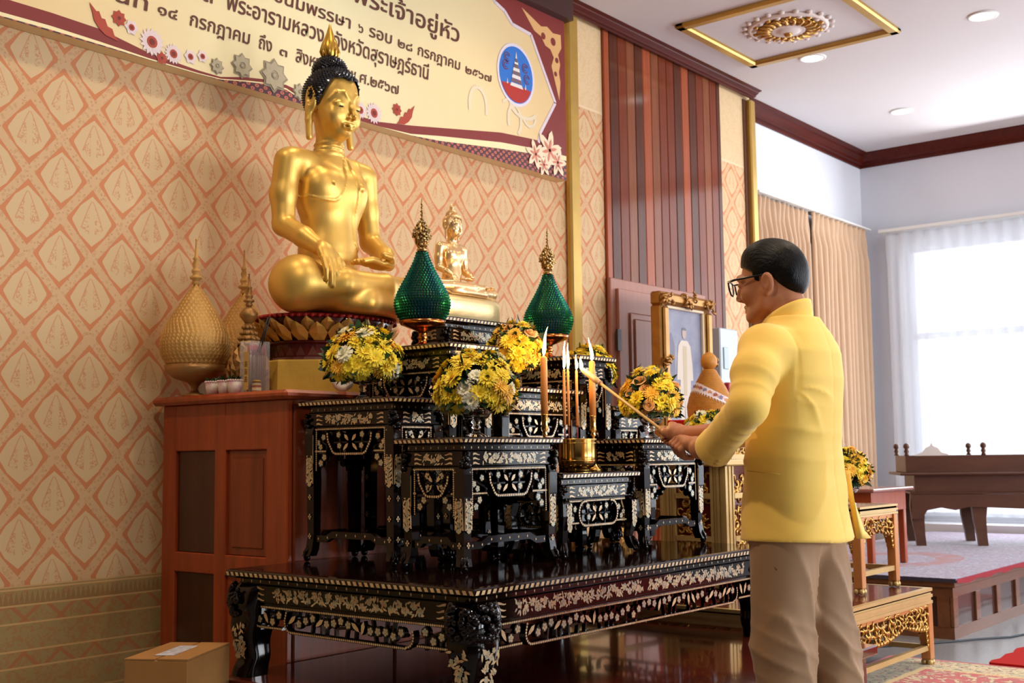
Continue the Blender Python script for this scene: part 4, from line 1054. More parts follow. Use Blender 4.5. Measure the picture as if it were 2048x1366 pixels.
# panelled dais with carpet
dz = .337
dais = thing('dais', 'low wooden dais with dark panels along its side near the window', 'dais', (8.4, 2.9, 0))
dx0, dx1, dy0, dy1 = 6.76, 10.55, 2.325, 3.82
off(MB().bevbox(dx0-.02, dx1+.02, dy0-.02, dy1+.02, dz-.05, dz-.012, .004).build('dais_top', DAISWOOD, dais), dais)
off(MB().box(dx0+.012, dx1-.012, dy0+.014, dy1-.012, 0, dz-.05).build('body', DAISDARK, dais), dais)
mb = MB().box(dx0, dx1, dy0, dy0+.02, 0, .065).box(dx0, dx1, dy0, dy0+.02, dz-.105, dz-.0505)
mb.box(dx0, dx0+.02, dy0+.0205, dy1, 0, .065).box(dx0, dx0+.02, dy0+.0205, dy1, dz-.105, dz-.0505)
x = dx0
while x < dx1: mb.bevbox(x, min(x+.075, dx1), dy0-.002, dy0+.02, .0652, dz-.1052, .003); x += .385
for y in (dy0+.021, 3.0, dy1-.08): mb.box(dx0-.002, dx0+.02, y, y+.07, .0652, dz-.1052)
off(mb.build('side_frame', DAISWOOD, dais), dais)
def carpet_material(name, base, c2, c3, ctr, rad, seed):
    m = bpy.data.materials.new(name); m.use_nodes = True; t = NT(m); b = m.node_tree.nodes['Principled BSDF']
    X, Y, Z = t.world_xyz(); g = t.new('ShaderNodeNewGeometry'); P = g.outputs['Position']
    n = t.ramp(t.noise(P, 42, 3, .7, .8), .40, .60); n2 = t.ramp(t.noise(P, 17, 3, .6, 1.0), .46, .54)
    col = t.mix(n, base, c2)
    e = t.m('SQRT', t.m('ADD', t.m('POWER', t.m('DIVIDE', t.m('SUBTRACT', X, ctr[0]), rad[0]), 2), t.m('POWER', t.m('DIVIDE', t.m('SUBTRACT', Y, ctr[1]), rad[1]), 2)))
    ring = t.m('MULTIPLY', t.m('LESS_THAN', e, 1), t.m('GREATER_THAN', e, .6))
    col = t.mix(t.m('MULTIPLY', ring, t.ramp(t.noise(P, 12, 2), .3, .5)), col, c3)
    col = t.mix(t.m('MULTIPLY', n2, .25), col, c3)
    t.link(col, b.inputs['Base Color']); b.inputs['Roughness'].default_value = .95; b.inputs['Sheen Weight'].default_value = .3
    return m
mb = MB().bevbox(dx0-.035, dx1, dy0-.035, dy1-.02, dz-.0118, dz+.002, .004)
for k in range(40):
    x = dx0-.03+k*.095; mb.add([(x, dy0-.036, dz), (x+.095, dy0-.036, dz), (x+.095, dy0-.038, dz-.028-.008*math.sin(k*1.7)), (x, dy0-.038, dz-.028-.008*math.sin((k-1)*1.7))], [(0, 3, 2, 1)], 1)
for k in range(16):
    y = dy0-.03+k*.095; mb.add([(dx0-.036, y, dz), (dx0-.036, y+.095, dz), (dx0-.037, y+.095, dz-.02), (dx0-.037, y, dz-.02)], [(0, 1, 2, 3)], 2)
prop(mb.build('carpet', [carpet_material('dais_carpet', S(84, 74, 104), S(146, 138, 168), S(132, 26, 38), (7.75, 3.05), (.62, .42), 1), mat('carpet_red_edge', S(148, 40, 50), .9), mat('carpet_dark_fringe', S(52, 48, 66), .9)]),
     'purple-grey patterned carpet with a red ring lying on the dais', 'carpet')
# floor carpets and cable
def floor_carpet():
    m = bpy.data.materials.new('floor_carpet'); m.use_nodes = True; t = NT(m); b = m.node_tree.nodes['Principled BSDF']
    X, Y, Z = t.world_xyz(); g = t.new('ShaderNodeNewGeometry'); P = g.outputs['Position']
    e = t.m('MINIMUM', t.m('SUBTRACT', 6.07, X), t.m('SUBTRACT', 2.42, Y))
    n1 = t.noise(P, 26, 3, .6, 1.2); n2 = t.noise(P, 14, 3, .55, 1.8); n3 = t.noise(P, 40, 2, .5, .5)
    red, beige, olive, dark = S(184, 44, 34), S(206, 186, 138), S(146, 140, 104), S(58, 40, 36)
    border = t.mix(t.m('MULTIPLY', t.m('GREATER_THAN', n1, .54), .8), beige, olive)
    border = t.mix(t.m('MULTIPLY', t.m('GREATER_THAN', n3, .62), .9), border, dark)
    border = t.mix(t.m('MULTIPLY', t.m('GREATER_THAN', n2, .62), .9), border, S(170, 60, 50))
    field = t.mix(t.m('MULTIPLY', t.m('GREATER_THAN', n2, .535), .9), red, beige)
    field = t.mix(t.m('MULTIPLY', t.m('LESS_THAN', t.m('ABSOLUTE', t.m('SUBTRACT', n2, .535)), .012), .8), field, dark)
    col = t.mix(t.m('LESS_THAN', e, .26), field, border)
    col = t.mix(t.m('MULTIPLY', t.m('LESS_THAN', e, .285), t.m('GREATER_THAN', e, .255)), col, S(208, 178, 110))
    col = t.mix(t.m('LESS_THAN', e, .03), col, S(176, 58, 58))
    t.link(col, b.inputs['Base Color']); b.inputs['Roughness'].default_value = .95; b.inputs['Sheen Weight'].default_value = .2
    return m
prop(MB().bevbox(4.62, 6.07, -1.2, 2.42, .0004, .003, .001).build('carpet', floor_carpet()), 'red and beige patterned carpet on the grey tiles under the gold table legs', 'carpet')
mb = MB(); rg = random.Random(4); n = 40
ed = [(6.085+.0725*k*1.0, 1.93+.012*math.sin(k*2.1)+.01*rg.random()) for k in range(n)]
mb.prism([(6.085, -1.2), (ed[-1][0], -1.2)]+ed[::-1], (0, 0, .0005), (1, 0, 0), (0, 1, 0), (0, 0, .011))
prop(mb.build('red_carpet', REDCLOTH), 'plain bright red carpet at the right edge beside the patterned carpet', 'carpet')
pts = [(6.02, 2.86, .0065), (6.25, 2.58, .0065), (6.56, 2.366, .0065), (6.70, 2.28, .0065), (6.834, 2.213, .0065), (6.992, 2.10, .0065), (7.3, 2.03, .0065), (8.2, 2.0, .0065), (9.6, 2.05, .0065)]
prop(MB().tube(pts, .006, 6).build('cable', mat('black_cable', S(54, 62, 68), .5)), 'thin dark cable running across the grey floor tiles', 'cable')

# brown railed desk on the dais
desk = thing('railed_desk', 'dark brown wooden desk with a low railing standing on the carpeted dais', 'desk', (8.85, 3.35, dz+.0025), rz=0)
def D(mb, n, m=DESKWOOD):
    return mb.build(n, m, desk)
# own frame: length along +x, front edge at y = 0, depth to +y
LD, DD = 2.0, .62
D(MB().bevbox(-.05, LD, -.05, DD+.05, .525, .545, .006), 'desk_top')
mb = MB().bevbox(0, LD, 0, .022, .5455, .672, .003).bevbox(0, LD, DD-.022, DD, .5455, .672, .003).bevbox(0, .022, .0225, DD-.0225, .5455, .672, .003)
D(mb, 'side_board')
for x in (.01, .56, 1.02, LD-.06):
    for y in (.011, DD-.011):
        if x > .6 and y < .1 and x < 1.5: continue
        mb = MB().lathe([(.02, .6725), (.012, .69), (.02, .705), (.012, .722), (.024, .738), (.02, .758), (.006, .768)], (x, y), 10); D(mb, 'post_finial')
mb = MB().box(.06, LD, .03, DD-.03, .40, .5245).bevbox(.02, LD, -.01, DD+.01, .385, .3995, .004); D(mb, 'waist')
sc_ = [(0.03, .384), (.03, .20), (.10, .20), (.14, .265), (.24, .285), (.34, .265), (.44, .29), (1.4, .25), (LD, .25), (LD, .384)]
D(MB().prism(sc_, (0, 0, 0), (1, 0, 0), (0, 0, 1), (0, .03, 0)), 'apron')
for x in (.03, .47, 1.5):
    for y in (0.031, DD-.09):
        mb = MB(); prof = [(.384, .05, 0), (.3, .055, -.006), (.2, .045, 0), (.08, .036, .02), (0, .034, .03)]
        vs = []
        for z, q, o_ in prof: vs += [(x+o_, y, z), (x+o_+q*2, y, z), (x+o_+q*2, y+q*1.4, z), (x+o_, y+q*1.4, z)]
        mb.add(vs, [(i*4+(k+1) % 4, i*4+k, i*4+4+k, i*4+4+(k+1) % 4) for i in range(4) for k in range(4)]+[(0, 1, 2, 3), (19, 18, 17, 16)]); D(mb, 'leg')
desk.rotation_euler = (0, 0, R(-62))
# white arched name board on the desk
nb = thing('arched_board', 'white arched name board with a yellow plate standing behind the desk railing', 'sign', (8.98, 3.36, dz+.5485), rz=R(-62))
pts = [(-.17, 0), (.17, 0), (.165, .07), (.13, .10), (.12, .135), (.07, .15), (.045, .185), (.01, .20), (0, .225), (-.01, .20), (-.045, .185), (-.07, .15), (-.12, .135), (-.13, .10), (-.165, .07)]
MB().prism(pts, (.17, .10, 0), (1, 0, 0), (0, 0, 1), (0, .012, 0)).build('board', mat('milky_board', S(236, 224, 220), .5), nb)
MB().box(.09, .25, .092, .0995, .004, .085).build('yellow_plate', mat('pale_yellow_plate', S(240, 232, 170), .5), nb)
# small brown table behind the gold one
st = thing('side_table', 'small reddish-brown wooden table behind the gold table, by the beige curtains', 'side table', (7.3, 3.05, .34))
MB().bevbox(-.36, .30, -.22, .22, .46, .482, .006).build('tabletop', mat('pale_table_top', S(150, 96, 84), .25, coat=.4), st)
MB().box(-.31, .25, -.18, .18, .34, .4595).build('frame', CABWOOD, st)
for sx in (-.31, .21):
    for sy in (-.18, .14): MB().bevbox(sx, sx+.04, sy, sy+.04, 0, .3395, .004).build('leg', CABWOOD, st)
# ------------------------------------------------------------------ flowers
YEL = mat('petal_yellow', S(254, 226, 52), .55, var=.05, sheen=.1); YELO = mat('petal_golden', S(252, 198, 62), .55, var=.08)
YELC = mat('flower_centre', S(232, 158, 40), .7); IVORY = mat('petal_ivory', S(252, 248, 222), .7); PEACH = mat('petal_peach', S(248, 200, 138), .55, var=.08)
LEAF = mat('leaf_green', S(38, 78, 38), .45, var=.3, vscale=20); LEAF2 = mat('leaf_dark_green', S(24, 52, 30), .4, var=.3, vscale=20); FOAM = mat('floral_foam', S(26, 48, 30), .9)
def mum(seed, m, mc, n=(10, 15, 20, 24), loose=1.0):
    rg = random.Random(seed); mb = MB()
    for ly, k in enumerate(n):
        el = R((72, 46, 22, 2)[ly]*loose); L = (.42, .68, .9, 1.0)[ly]
        for i in range(k):
            a = 2*PI*(i+.5*(ly % 2))/k+rg.uniform(-.09, .09); e = el+rg.uniform(-.1, .1); l = L*rg.uniform(.9, 1.06); wd = .082+.02*ly/3
            pts = []
            for t, ww, dz in ((.1, .35, 0), (.45, .9, .03), (.8, 1.0, 0), (1.0, .42, -.05)):
                for sg in (-1, 1):
                    x = l*t*math.cos(e); z = l*t*math.sin(e)+dz+.04*(1-t); y = sg*wd*ww
                    pts.append((x*math.cos(a)-y*math.sin(a), x*math.sin(a)+y*math.cos(a), z))
            mb.add(pts, [(0, 1, 3, 2), (2, 3, 5, 4), (4, 5, 7, 6)], 0, True)
    mb.ball((0, 0, .1), (.2, .2, .16), 8, 5, 1)
    mb.ball((0, 0, -.12), (.28, .28, .2), 6, 4, 2)
    return mb.mesh('chrysanthemum', [m, mc, LEAF])
def carnation(seed, m):
    rg = random.Random(seed); mb = MB()
    for i in range(64):
        zz = 1-1.3*(i+.5)/64; rr = math.sqrt(max(0, 1-zz*zz)); a = i*2.39996; n = Vector((rr*math.cos(a), rr*math.sin(a), zz))
        t1 = n.orthogonal().normalized(); t2 = n.cross(t1); q = rg.uniform(0, 6); u = t1*math.cos(q)+t2*math.sin(q); v = n.cross(u)
        c = n*.62; s = .34
        pts = [c-u*s*.7, c-u*s+n*.3, c-u*s*.3+n*.38+v*.08, c+u*s*.3+n*.34-v*.08, c+u*s+n*.26, c+u*s*.7]
        mb.add(pts, [(0, 1, 2), (0, 2, 3, 5), (3, 4, 5)], 0, True)
    mb.ball((0, 0, 0), .86, 12, 8, 0); mb.ball((0, 0, -.85), (.3, .3, .25), 6, 4, 1)
    return mb.mesh('carnation', [m, LEAF])
def rose(seed, m):
    rg = random.Random(seed); mb = MB()
    for ly, (k, r0, op, h) in enumerate(((3, .16, .05, .78), (4, .34, .14, .72), (5, .55, .3, .58), (6, .75, .55, .4))):
        for i in range(k):
            a = 2*PI*i/k+ly*.6; da = PI/k*1.25; pts = []
            for zt in range(4):
                t = zt/3
                for j in range(5):
                    b = a+da*(j-2)/2; r = r0*(.55+.45*math.sin(t*PI*.6))+op*t*t*.6; z = -.25+h*t*(1-.06*(j-2)**2)-op*.35*t**3
                    pts.append((r*math.cos(b), r*math.sin(b), z))
            mb.add(pts, [(q*5+j, q*5+j+1, q*5+j+6, q*5+j+5) for q in range(3) for j in range(4)], 0, True)
    mb.ball((0, 0, .0), (.2, .2, .45), 8, 6, 0); mb.ball((0, 0, -.3), (.45, .45, .25), 8, 5, 1)
    return mb.mesh('rose', [m, LEAF])
MUMS = [mum(1, YEL, YELO), mum(2, YEL, YELO, (9, 14, 18, 21), .85), mum(3, YELO, YELC, (8, 13, 17, 20), .8), mum(4, YEL, YELC, (10, 16, 22, 26), 1.12)]
CARN = mum(17, IVORY, IVORY, (14, 20, 26, 30), 1.22); CARN.name = 'carnation'; ROSE = rose(6, PEACH)
def leafblade(mb, o, d, up, L, wd, mi=0):
    d = d.normalized(); s = d.cross(up).normalized(); pts = []; nn = s.cross(d)
    for t, ww, b in ((0, .15, 0), (.3, .9, .04), (.6, 1, .03), (.85, .55, -.03), (1, .04, -.1)):
        for sg in (-1, 1): pts.append(o+d*L*t+s*(sg*wd*ww)+nn*(L*b+abs(sg)*0))
    mb.add(pts, [(0, 1, 3, 2), (2, 3, 5, 4), (4, 5, 7, 6), (6, 7, 9, 8)], mi, True)
def vase(label, loc, h, rt, group='glass pedestal vases', m=None):
    t = thing('pedestal_vase', label, 'vase', loc, group=group); rf = rt*.72
    MB().lathe([(.0, 0), (rf, 0), (rf, .004), (rf*.8, .009), (rf*.42, .018), (rf*.30, .028)], seg=20).build('foot', m or GLASS, t)
    MB().lathe([(rf*.30, .0281), (rf*.44, .036), (rf*.30, .043), (rf*.36, h*.42), (rf*.5, h*.46), (rf*.36, h*.52)], seg=16).build('stem', m or GLASS, t)
    MB().lathe([(rf*.36, h*.5205), (rt*.75, h*.58), (rt*1.0, h*.74), (rt*1.12, h), (rt*1.05, h), (rt*.94, h*.78), (rt*.66, h*.63), (0.001, h*.6)], seg=24, cap=False).build('bowl', m or GLASS, t)
    return t
def bouquet(label, c, z0, rx, top, zlow, n, fs, seed, mix, vh, rt, spikes=5, whole=True, vlabel=None, peach=False):
    """dome of flowers: c centre, z0 rim of the vase, zlow lowest flowers, top highest"""
    rg = random.Random(seed); t = thing('flower_arrangement', label, 'flowers', (c[0], c[1], z0), group=None)
    hc = zlow+(top-zlow)*.30-z0; ht = top-z0-hc; hb = hc-(zlow-z0)
    MB().ball((0, 0, hc+ht*.12), (rx*.58, rx*.58, ht*.48), 16, 10).build('floral_foam', FOAM, t)
    pts = []
    for i in range(n):
        zz = 1-1.62*(i+.5)/n; a = i*2.39996+seed; rr = math.sqrt(max(0, 1-zz*zz))
        d = Vector((rr*math.cos(a), rr*math.sin(a), zz))+Vector((rg.gauss(0, .06), rg.gauss(0, .06), rg.gauss(0, .05)))
        pts.append(d.normalized())
    for i, d in enumerate(pts):
        k = rg.random(); s = fs*rg.uniform(.82, 1.14); acc = 0; me = MUMS[0]
        for key, pr in mix:
            acc += pr
            if k < acc: me = key; break
        nm = {CARN: 'carnation', ROSE: 'rose'}.get(me, 'chrysanthemum')
        sc_ = s*(.74 if me is ROSE else .92 if me is CARN else 1)
        rad = rg.uniform(.84, .98)
        p = Vector((d.x*(rx-s*.35)*rad, d.y*(rx-s*.35)*rad, hc+(d.z*(ht-s*.3) if d.z > 0 else d.z*hb*1.15)*rad))
        dd = (d+Vector((0, 0, .22))+Vector((rg.gauss(0, .15), rg.gauss(0, .15), 0))).normalized()
        q = dd.to_track_quat('Z', 'Y').to_euler(); o = place(me, nm, t, p, q, sc_); o.rotation_euler.rotate_axis('Z', rg.uniform(0, 6))
    mb = MB()
    for i in range(int(n*2.6)):
        zz = rg.uniform(-.75, .95); a = rg.uniform(0, 2*PI); rr = math.sqrt(1-zz*zz); d = Vector((rr*math.cos(a), rr*math.sin(a), zz))
        o = Vector((d.x*rx*.72, d.y*rx*.72, hc+d.z*(ht if zz > 0 else hb)*.75)); u = Vector((rg.gauss(0, 1), rg.gauss(0, 1), rg.gauss(0, 1)))
        leafblade(mb, o, d+u*.55, u, fs*rg.uniform(.9, 1.5), fs*rg.uniform(.22, .38), rg.randint(0, 1))
    for i in range(int(n*.45)):
        a = rg.uniform(0, 2*PI); d = Vector((math.cos(a), math.sin(a), -.35)); leafblade(mb, Vector((d.x*rx*.5, d.y*rx*.5, -.002+hc*.35)), d, Vector((rg.gauss(0, .4), rg.gauss(0, .4), 1)), rx*.55, fs*.4, 1)
    mb.build('leaves', [LEAF, LEAF2], t)
    mb = MB()
    for i in range(spikes):
        a = rg.uniform(0, 2*PI); r = rx*rg.uniform(.2, .8); L = rg.uniform(.35, .6)*fs*2
        leafblade(mb, Vector((r*math.cos(a), r*math.sin(a), hc+ht*.85*math.sqrt(1-(r/rx)**2))), Vector((rg.gauss(0, .25), rg.gauss(0, .25), 1)), Vector((rg.gauss(0, 1), rg.gauss(0, 1), 0)), L, fs*.11, 1)
    if spikes: mb.build('blade_leaves', [LEAF, LEAF2], t)
    return t
MIXA = [(MUMS[0], .42), (MUMS[1], .2), (MUMS[2], .12), (MUMS[3], .16), (CARN, .10)]
MIXB = [(MUMS[0], .28), (MUMS[3], .22), (MUMS[2], .2), (ROSE, .30)]
MIXC = [(MUMS[0], .5), (MUMS[3], .28), (CARN, .22)]
MIXD = [(MUMS[0], .34), (MUMS[2], .40), (MUMS[3], .12), (ROSE, .14)]
FL = [('T1', (3.115, 3.245), 1.2655, .108, .045, 1.563, 1.335, 66, .040, .160, MIXA, 'far left table, left of the others', 5),
      ('T2', (3.20, 2.755), 1.1155, .118, .055, 1.442, 1.205, 66, .040, .158, MIXA, 'front left black table', 9),
      ('T4', (4.355, 2.755), 1.1155, .105, .05, 1.437, 1.20, 60, .038, .146, MIXB, 'front right black table, with peach roses', 12),
      ('T10', (3.835, 3.08), 1.3255, .09, .05, 1.628, 1.395, 54, .036, .132, MIXD, 'second row table behind the candles', 15),
      ('T6', (4.51, 3.19), 1.2655, .105, .045, 1.57, 1.36, 54, .037, .135, MIXA, 'far right table, half hidden behind another table', 18)]
for key, (x, y), z, vh, rt, top, low, n, fs, rx, mix, where, sd in FL:
    vase('clear glass pedestal vase under the yellow flowers on the '+where.split(',')[0], (x, y, z), vh, rt)
    bouquet('dome of yellow chrysanthemums on the '+where, (x, y), z+vh, rx, top, low, n, fs, sd, mix, vh, rt)
vase('glass pedestal vase on the gold altar stand', (5.10, 2.90, 1.0205), .085, .05)
bouquet('yellow and ivory flowers on the gold altar stand, just above the hands', (5.10, 2.90), 1.1055, .118, 1.262, 1.14, 34, .034, 21, MIXC, .08, .05, 3)
vase('large glass pedestal vase on the small gold table behind the man', (5.735, 2.48, .7855), .10, .062)
bouquet('yellow flower dome in a vase on the small gold table behind the man', (5.735, 2.48), .8855, .135, 1.085, .885, 44, .036, 24, MIXD, .1, .06, 6)

# ------------------------------------------------------------------ offerings
GREENS = []
def sequin_mat():
    m = bpy.data.materials.new('green_sequins'); m.use_nodes = True; t = NT(m); b = m.node_tree.nodes['Principled BSDF']
    lw = t.new('ShaderNodeLayerWeight'); lw.inputs[0].default_value = .35
    n = t.noise(t.coord(), 60, 2)
    f = t.ramp(t.m('ADD', lw.outputs['Facing'], t.m('MULTIPLY', n, .30)), .22, .62)
    t.link(t.mix(f, S(24, 112, 48), S(16, 74, 132)), b.inputs['Base Color'])
    b.inputs['Metallic'].default_value = .8; b.inputs['Roughness'].default_value = .28; return m
SEQ = sequin_mat(); SEQBASE = mat('green_cone_body', S(8, 40, 40), .5)
JEWEL = mat('jewelled_finial', S(120, 84, 44), .25, metal=.9, col2=S(206, 176, 120), vscale=90)
def interp(prof, z):
    for (r0, z0), (r1, z1) in zip(prof[:-1], prof[1:]):
        if z0 <= z <= z1: return r0+(r1-r0)*(z-z0)/max(1e-6, z1-z0)
    return prof[-1][0]
def scales(prof, step, dens, ln, mats, seed=1, tilt=.35, pointy=False, thick=.004):
    """rows of small overlapping raised scales on a lathe profile"""
    mb = MB(); z = prof[0][1]+step*.4; row = 0
    while z < prof[-1][1]-step*.2:
        r = interp(prof, z); n = max(6, int(2*PI*r/dens)); dr = (interp(prof, min(z+step, prof[-1][1]))-interp(prof, max(z-step, prof[0][1])))/(2*step)
        for k in range(n):
            a = 2*PI*(k+.5*(row % 2))/n; er = Vector((math.cos(a), math.sin(a), 0)); et = Vector((-math.sin(a), math.cos(a), 0)); up = Vector((er.x*dr, er.y*dr, 1)).normalized(); nn = et.cross(up)
            c = er*r+Vector((0, 0, z)); w = dens*.52
            tip = c+up*ln*(1.0 if not pointy else 1.1)+nn*thick*.5; mid = c+up*ln*.35+nn*thick*2
            p = [c-et*w+nn*.0005, c-up*ln*.35+nn*.0008, c+et*w+nn*.0005, tip]
            mb.add(p+[mid], [(0, 1, 4), (1, 2, 4), (2, 3, 4), (3, 0, 4)], 0)
        z += step; row += 1
    return mb
def green_cone(label, loc):
    t = thing('green_cone_offering', label, 'offering', loc, group=None)
    MB().lathe([(.0, 0), (.046, 0), (.048, .006), (.036, .012), (.018, .02), (.016, .035), (.022, .042), (.016, .05), (.018, .065), (.05, .078), (.086, .092), (.094, .108), (.088, .108), (.07, .096), (.0, .09)], seg=28, cap=False).build('copper_bowl', COPPER, t)
    prof = [(.082, .110), (.098, .135), (.1065, .165), (.107, .185), (.098, .215), (.08, .25), (.058, .29), (.038, .33), (.024, .365), (.018, .385)]
    MB().lathe(prof, seg=32).build('cone_body', SEQBASE, t)
    scales(prof, .0105, .0118, .0115, SEQ, 1).build('sequins', SEQ, t)
    mb = MB().lathe([(.019, .3855), (.023, .395), (.017, .405)], seg=14)
    rg = random.Random(5)
    for q in range(190):
        zz = rg.uniform(0, 1); r = .036*math.sin(PI*(.12+.80*zz))**.9*rg.uniform(.8, 1.05); a = rg.uniform(0, 2*PI)
        mb.ball((r*math.cos(a), r*math.sin(a), .405+.105*zz), rg.uniform(.0035, .0065), 5, 3, 0, False)
    mb.lathe([(.02, .405), (.03, .44), (.024, .48), (.012, .51), (.006, .515)], seg=10)
    for zz, r in ((.520, .010), (.536, .008), (.55, .0085), (.566, .006), (.58, .0055)): mb.lathe([(.003, zz-.006), (r, zz), (.003, zz+.006)], seg=10)
    mb.lathe([(.003, .51), (.002, .60), (.0006, .607)], seg=6)
    mb.build('jewelled_finial', JEWEL, t); return t
green_cone('green and blue sequinned cone offering on the left, in front of the seated statues', (3.4125, 3.215, 1.4785))
green_cone('green sequinned cone offering on the right, beside the gold trim strip', (4.24, 3.215, 1.4785))
def spire(mb, z, h, mi=0, k=1.0):
    for zz, r in ((0, .016), (.018, .020), (.032, .034), (.044, .034), (.055, .018), (.07, .024), (.085, .022), (.1, .016)): pass
    P_ = [(.012, 0), (.020, .01), (.022, .022), (.014, .03), (.033, .04), (.033, .05), (.016, .06), (.024, .075), (.024, .085), (.013, .095), (.02, .115), (.013, .135), (.019, .142), (.010, .155), (.007, .2), (.004, .235), (.0075, .24), (.004, .247), (.001, .25)]
    mb.lathe([(r*k, z+zz*h/.25) for r, zz in P_], seg=14, mi=mi)
def gold_cone(label, loc, seed):
    t = thing('gold_cone_offering', label, 'offering', loc, group=None)
    MB().lathe([(.0, 0), (.05, 0), (.05, .006), (.02, .016), (.014, .03), (.017, .042), (.03, .058), (.085, .075), (.118, .10), (.124, .13), (.116, .13), (.0, .12)], seg=28, cap=False).build('pedestal_bowl', mat('bowl_gold', S(168, 124, 72), .4, metal=.5), t)
    prof = [(.114, .1305), (.136, .17), (.143, .21), (.136, .25), (.118, .295), (.09, .345), (.062, .39), (.036, .43), (.016, .46)]
    MB().lathe(prof, seg=36).build('cone_body', DULLGOLD, t)
    scales(prof, .0145, .019, .019, DULLGOLD, 1, thick=.0017).build('scales', DULLGOLD, t)
    mb = MB(); spire(mb, .4605, .205, 0, .78); mb.build('spire', DULLGOLD, t); return t
gold_cone('large gold scaled cone offering nearest the wallpaper at the far left', (2.99, 4.115, 1.3105), 1)
gold_cone('gold scaled cone offering half hidden behind the incense case', (3.30, 4.19, 1.3105), 2)
t = thing('gold_bud_offering', 'smaller dark gold pine-cone shaped offering with tiered spire behind the incense case', 'offering', (3.065, 3.86, 1.3105))
t.scale = (.9, .9, 1)
prof = [(.05, .02), (.078, .06), (.085, .10), (.078, .14), (.062, .175), (.05, .20)]
MB().lathe([(.0, 0), (.05, 0), (.052, .02), (.0, .0205)], seg=20, cap=False).build('foot', DULLGOLD, t)
MB().lathe(prof, seg=24).build('bud_body', mat('dark_gold', S(160, 118, 66), .45, metal=.5), t)
scales(prof, .03, .042, .036, None, 1, thick=.007, pointy=True).build('bud_scales', bpy.data.materials['dark_gold'], t)
mb = MB()
for z, r in ((.2005, .055), (.222, .044), (.244, .034), (.268, .026)):
    mb.lathe([(r, z), (r*.96, z+.008), (r*.7, z+.0215)], seg=20)
    for k in range(10): mb.ball((r*math.cos(k*PI/5), r*math.sin(k*PI/5), z+.006), .008, 6, 4)
mb.lathe([(.016, .29), (.024, .30), (.04, .318), (.042, .33), (.028, .348), (.014, .358)], seg=16); spire(mb, .358, .14, 0, .75); mb.build('spire', bpy.data.materials['dark_gold'], t)

# things at the left of the cabinet top
CZ = 1.3105
t = thing('incense_case', 'clear acrylic case of incense sticks with red tops and a yellow card', 'incense case', (3.01, 3.75, CZ))
mb = MB(); w_, d_ = .05, .03
for a in ((-w_, -w_+.002, -d_, d_), (w_-.002, w_, -d_, d_), (-w_, w_, -d_, -d_+.002), (-w_, w_, d_-.002, d_)): mb.box(*a, 0, .205)
ACR = mat('thin_acrylic', (.95, .97, 1, 1), .05, alpha=.09)
mb.build('case', ACR, t)
mb = MB(); rg = random.Random(2)
for q in range(46):
    x, y = rg.uniform(-.042, .042), rg.uniform(-.022, .022); mb.tube([(x, y, .004), (x, y, .15)], .0016, 5, 0); mb.tube([(x, y, .15), (x, y, .19)], .0018, 5, 1)
prop(mb.build('incense_bundle', [mat('incense_stick', S(126, 84, 72), .7), mat('incense_red', S(158, 30, 52), .6)], t), kind='stuff')
cd = MB().box(-w_-.0025, -w_-.0012, -.026, .006, .01, .16).build('yellow_card', mat('card_yellow', S(196, 158, 92), .7), t)
ch = mat('card_ink', S(120, 78, 40), .7)
for z in (.10, .07, .04):      # three printed characters
    mb = MB()
    for a in ((-.019, -.001, .018, .0205), (-.017, -.003, .010, .0125), (-.019, -.001, .002, .0045), (-.011, -.0088, .002, .024), (-.018, -.0158, .004, .014), (-.0045, -.0022, .004, .014)): mb.box(-w_-.0031, -w_-.0024, a[0], a[1], z+a[2], z+a[3])
    mb.build('card_character', ch, cd)
BLK = mat('black_stick', S(20, 18, 20), .5)
for k, (x, y, dx, dy) in enumerate(((3.012, 3.738, .012, -.05), (3.018, 3.732, .012, -.05))):
    prop(MB().tube([(x, y, CZ+.16), (x+dx, y+dy, CZ+.30)], .0028, 6).build('black_stick', BLK), 'thin black stick leaning out of the incense case, %s of the two' % ('left one', 'right one')[k], 'stick', 'black sticks in the incense case')
t = thing('small_jar', 'small glass balm jar with a printed label and yellow lid in front of the case', 'jar', (2.975, 3.695, CZ))
MB().lathe([(0, 0), (.017, 0), (.018, .004), (.018, .032), (.014, .037)], seg=18).build('jar_body', mat('jar_glass', S(150, 130, 110), .15), t)
mb = MB().lathe([(.0183, .006), (.0183, .029)], seg=18, cap=False).lathe([(.0186, .018), (.0186, .027)], seg=18, cap=False, mi=1); mb.build('jar_label', [mat('jar_label_paper', S(206, 190, 150), .6), mat('jar_label_red', S(150, 80, 60), .6)], t)
MB().lathe([(.0155, .0372), (.016, .047), (.0, .048)], seg=16).build('lid', mat('jar_lid', S(160, 126, 60), .4, metal=.4), t)
CUPM = mat('printed_cup', S(232, 226, 206), .4, col2=S(222, 164, 186), vscale=30)
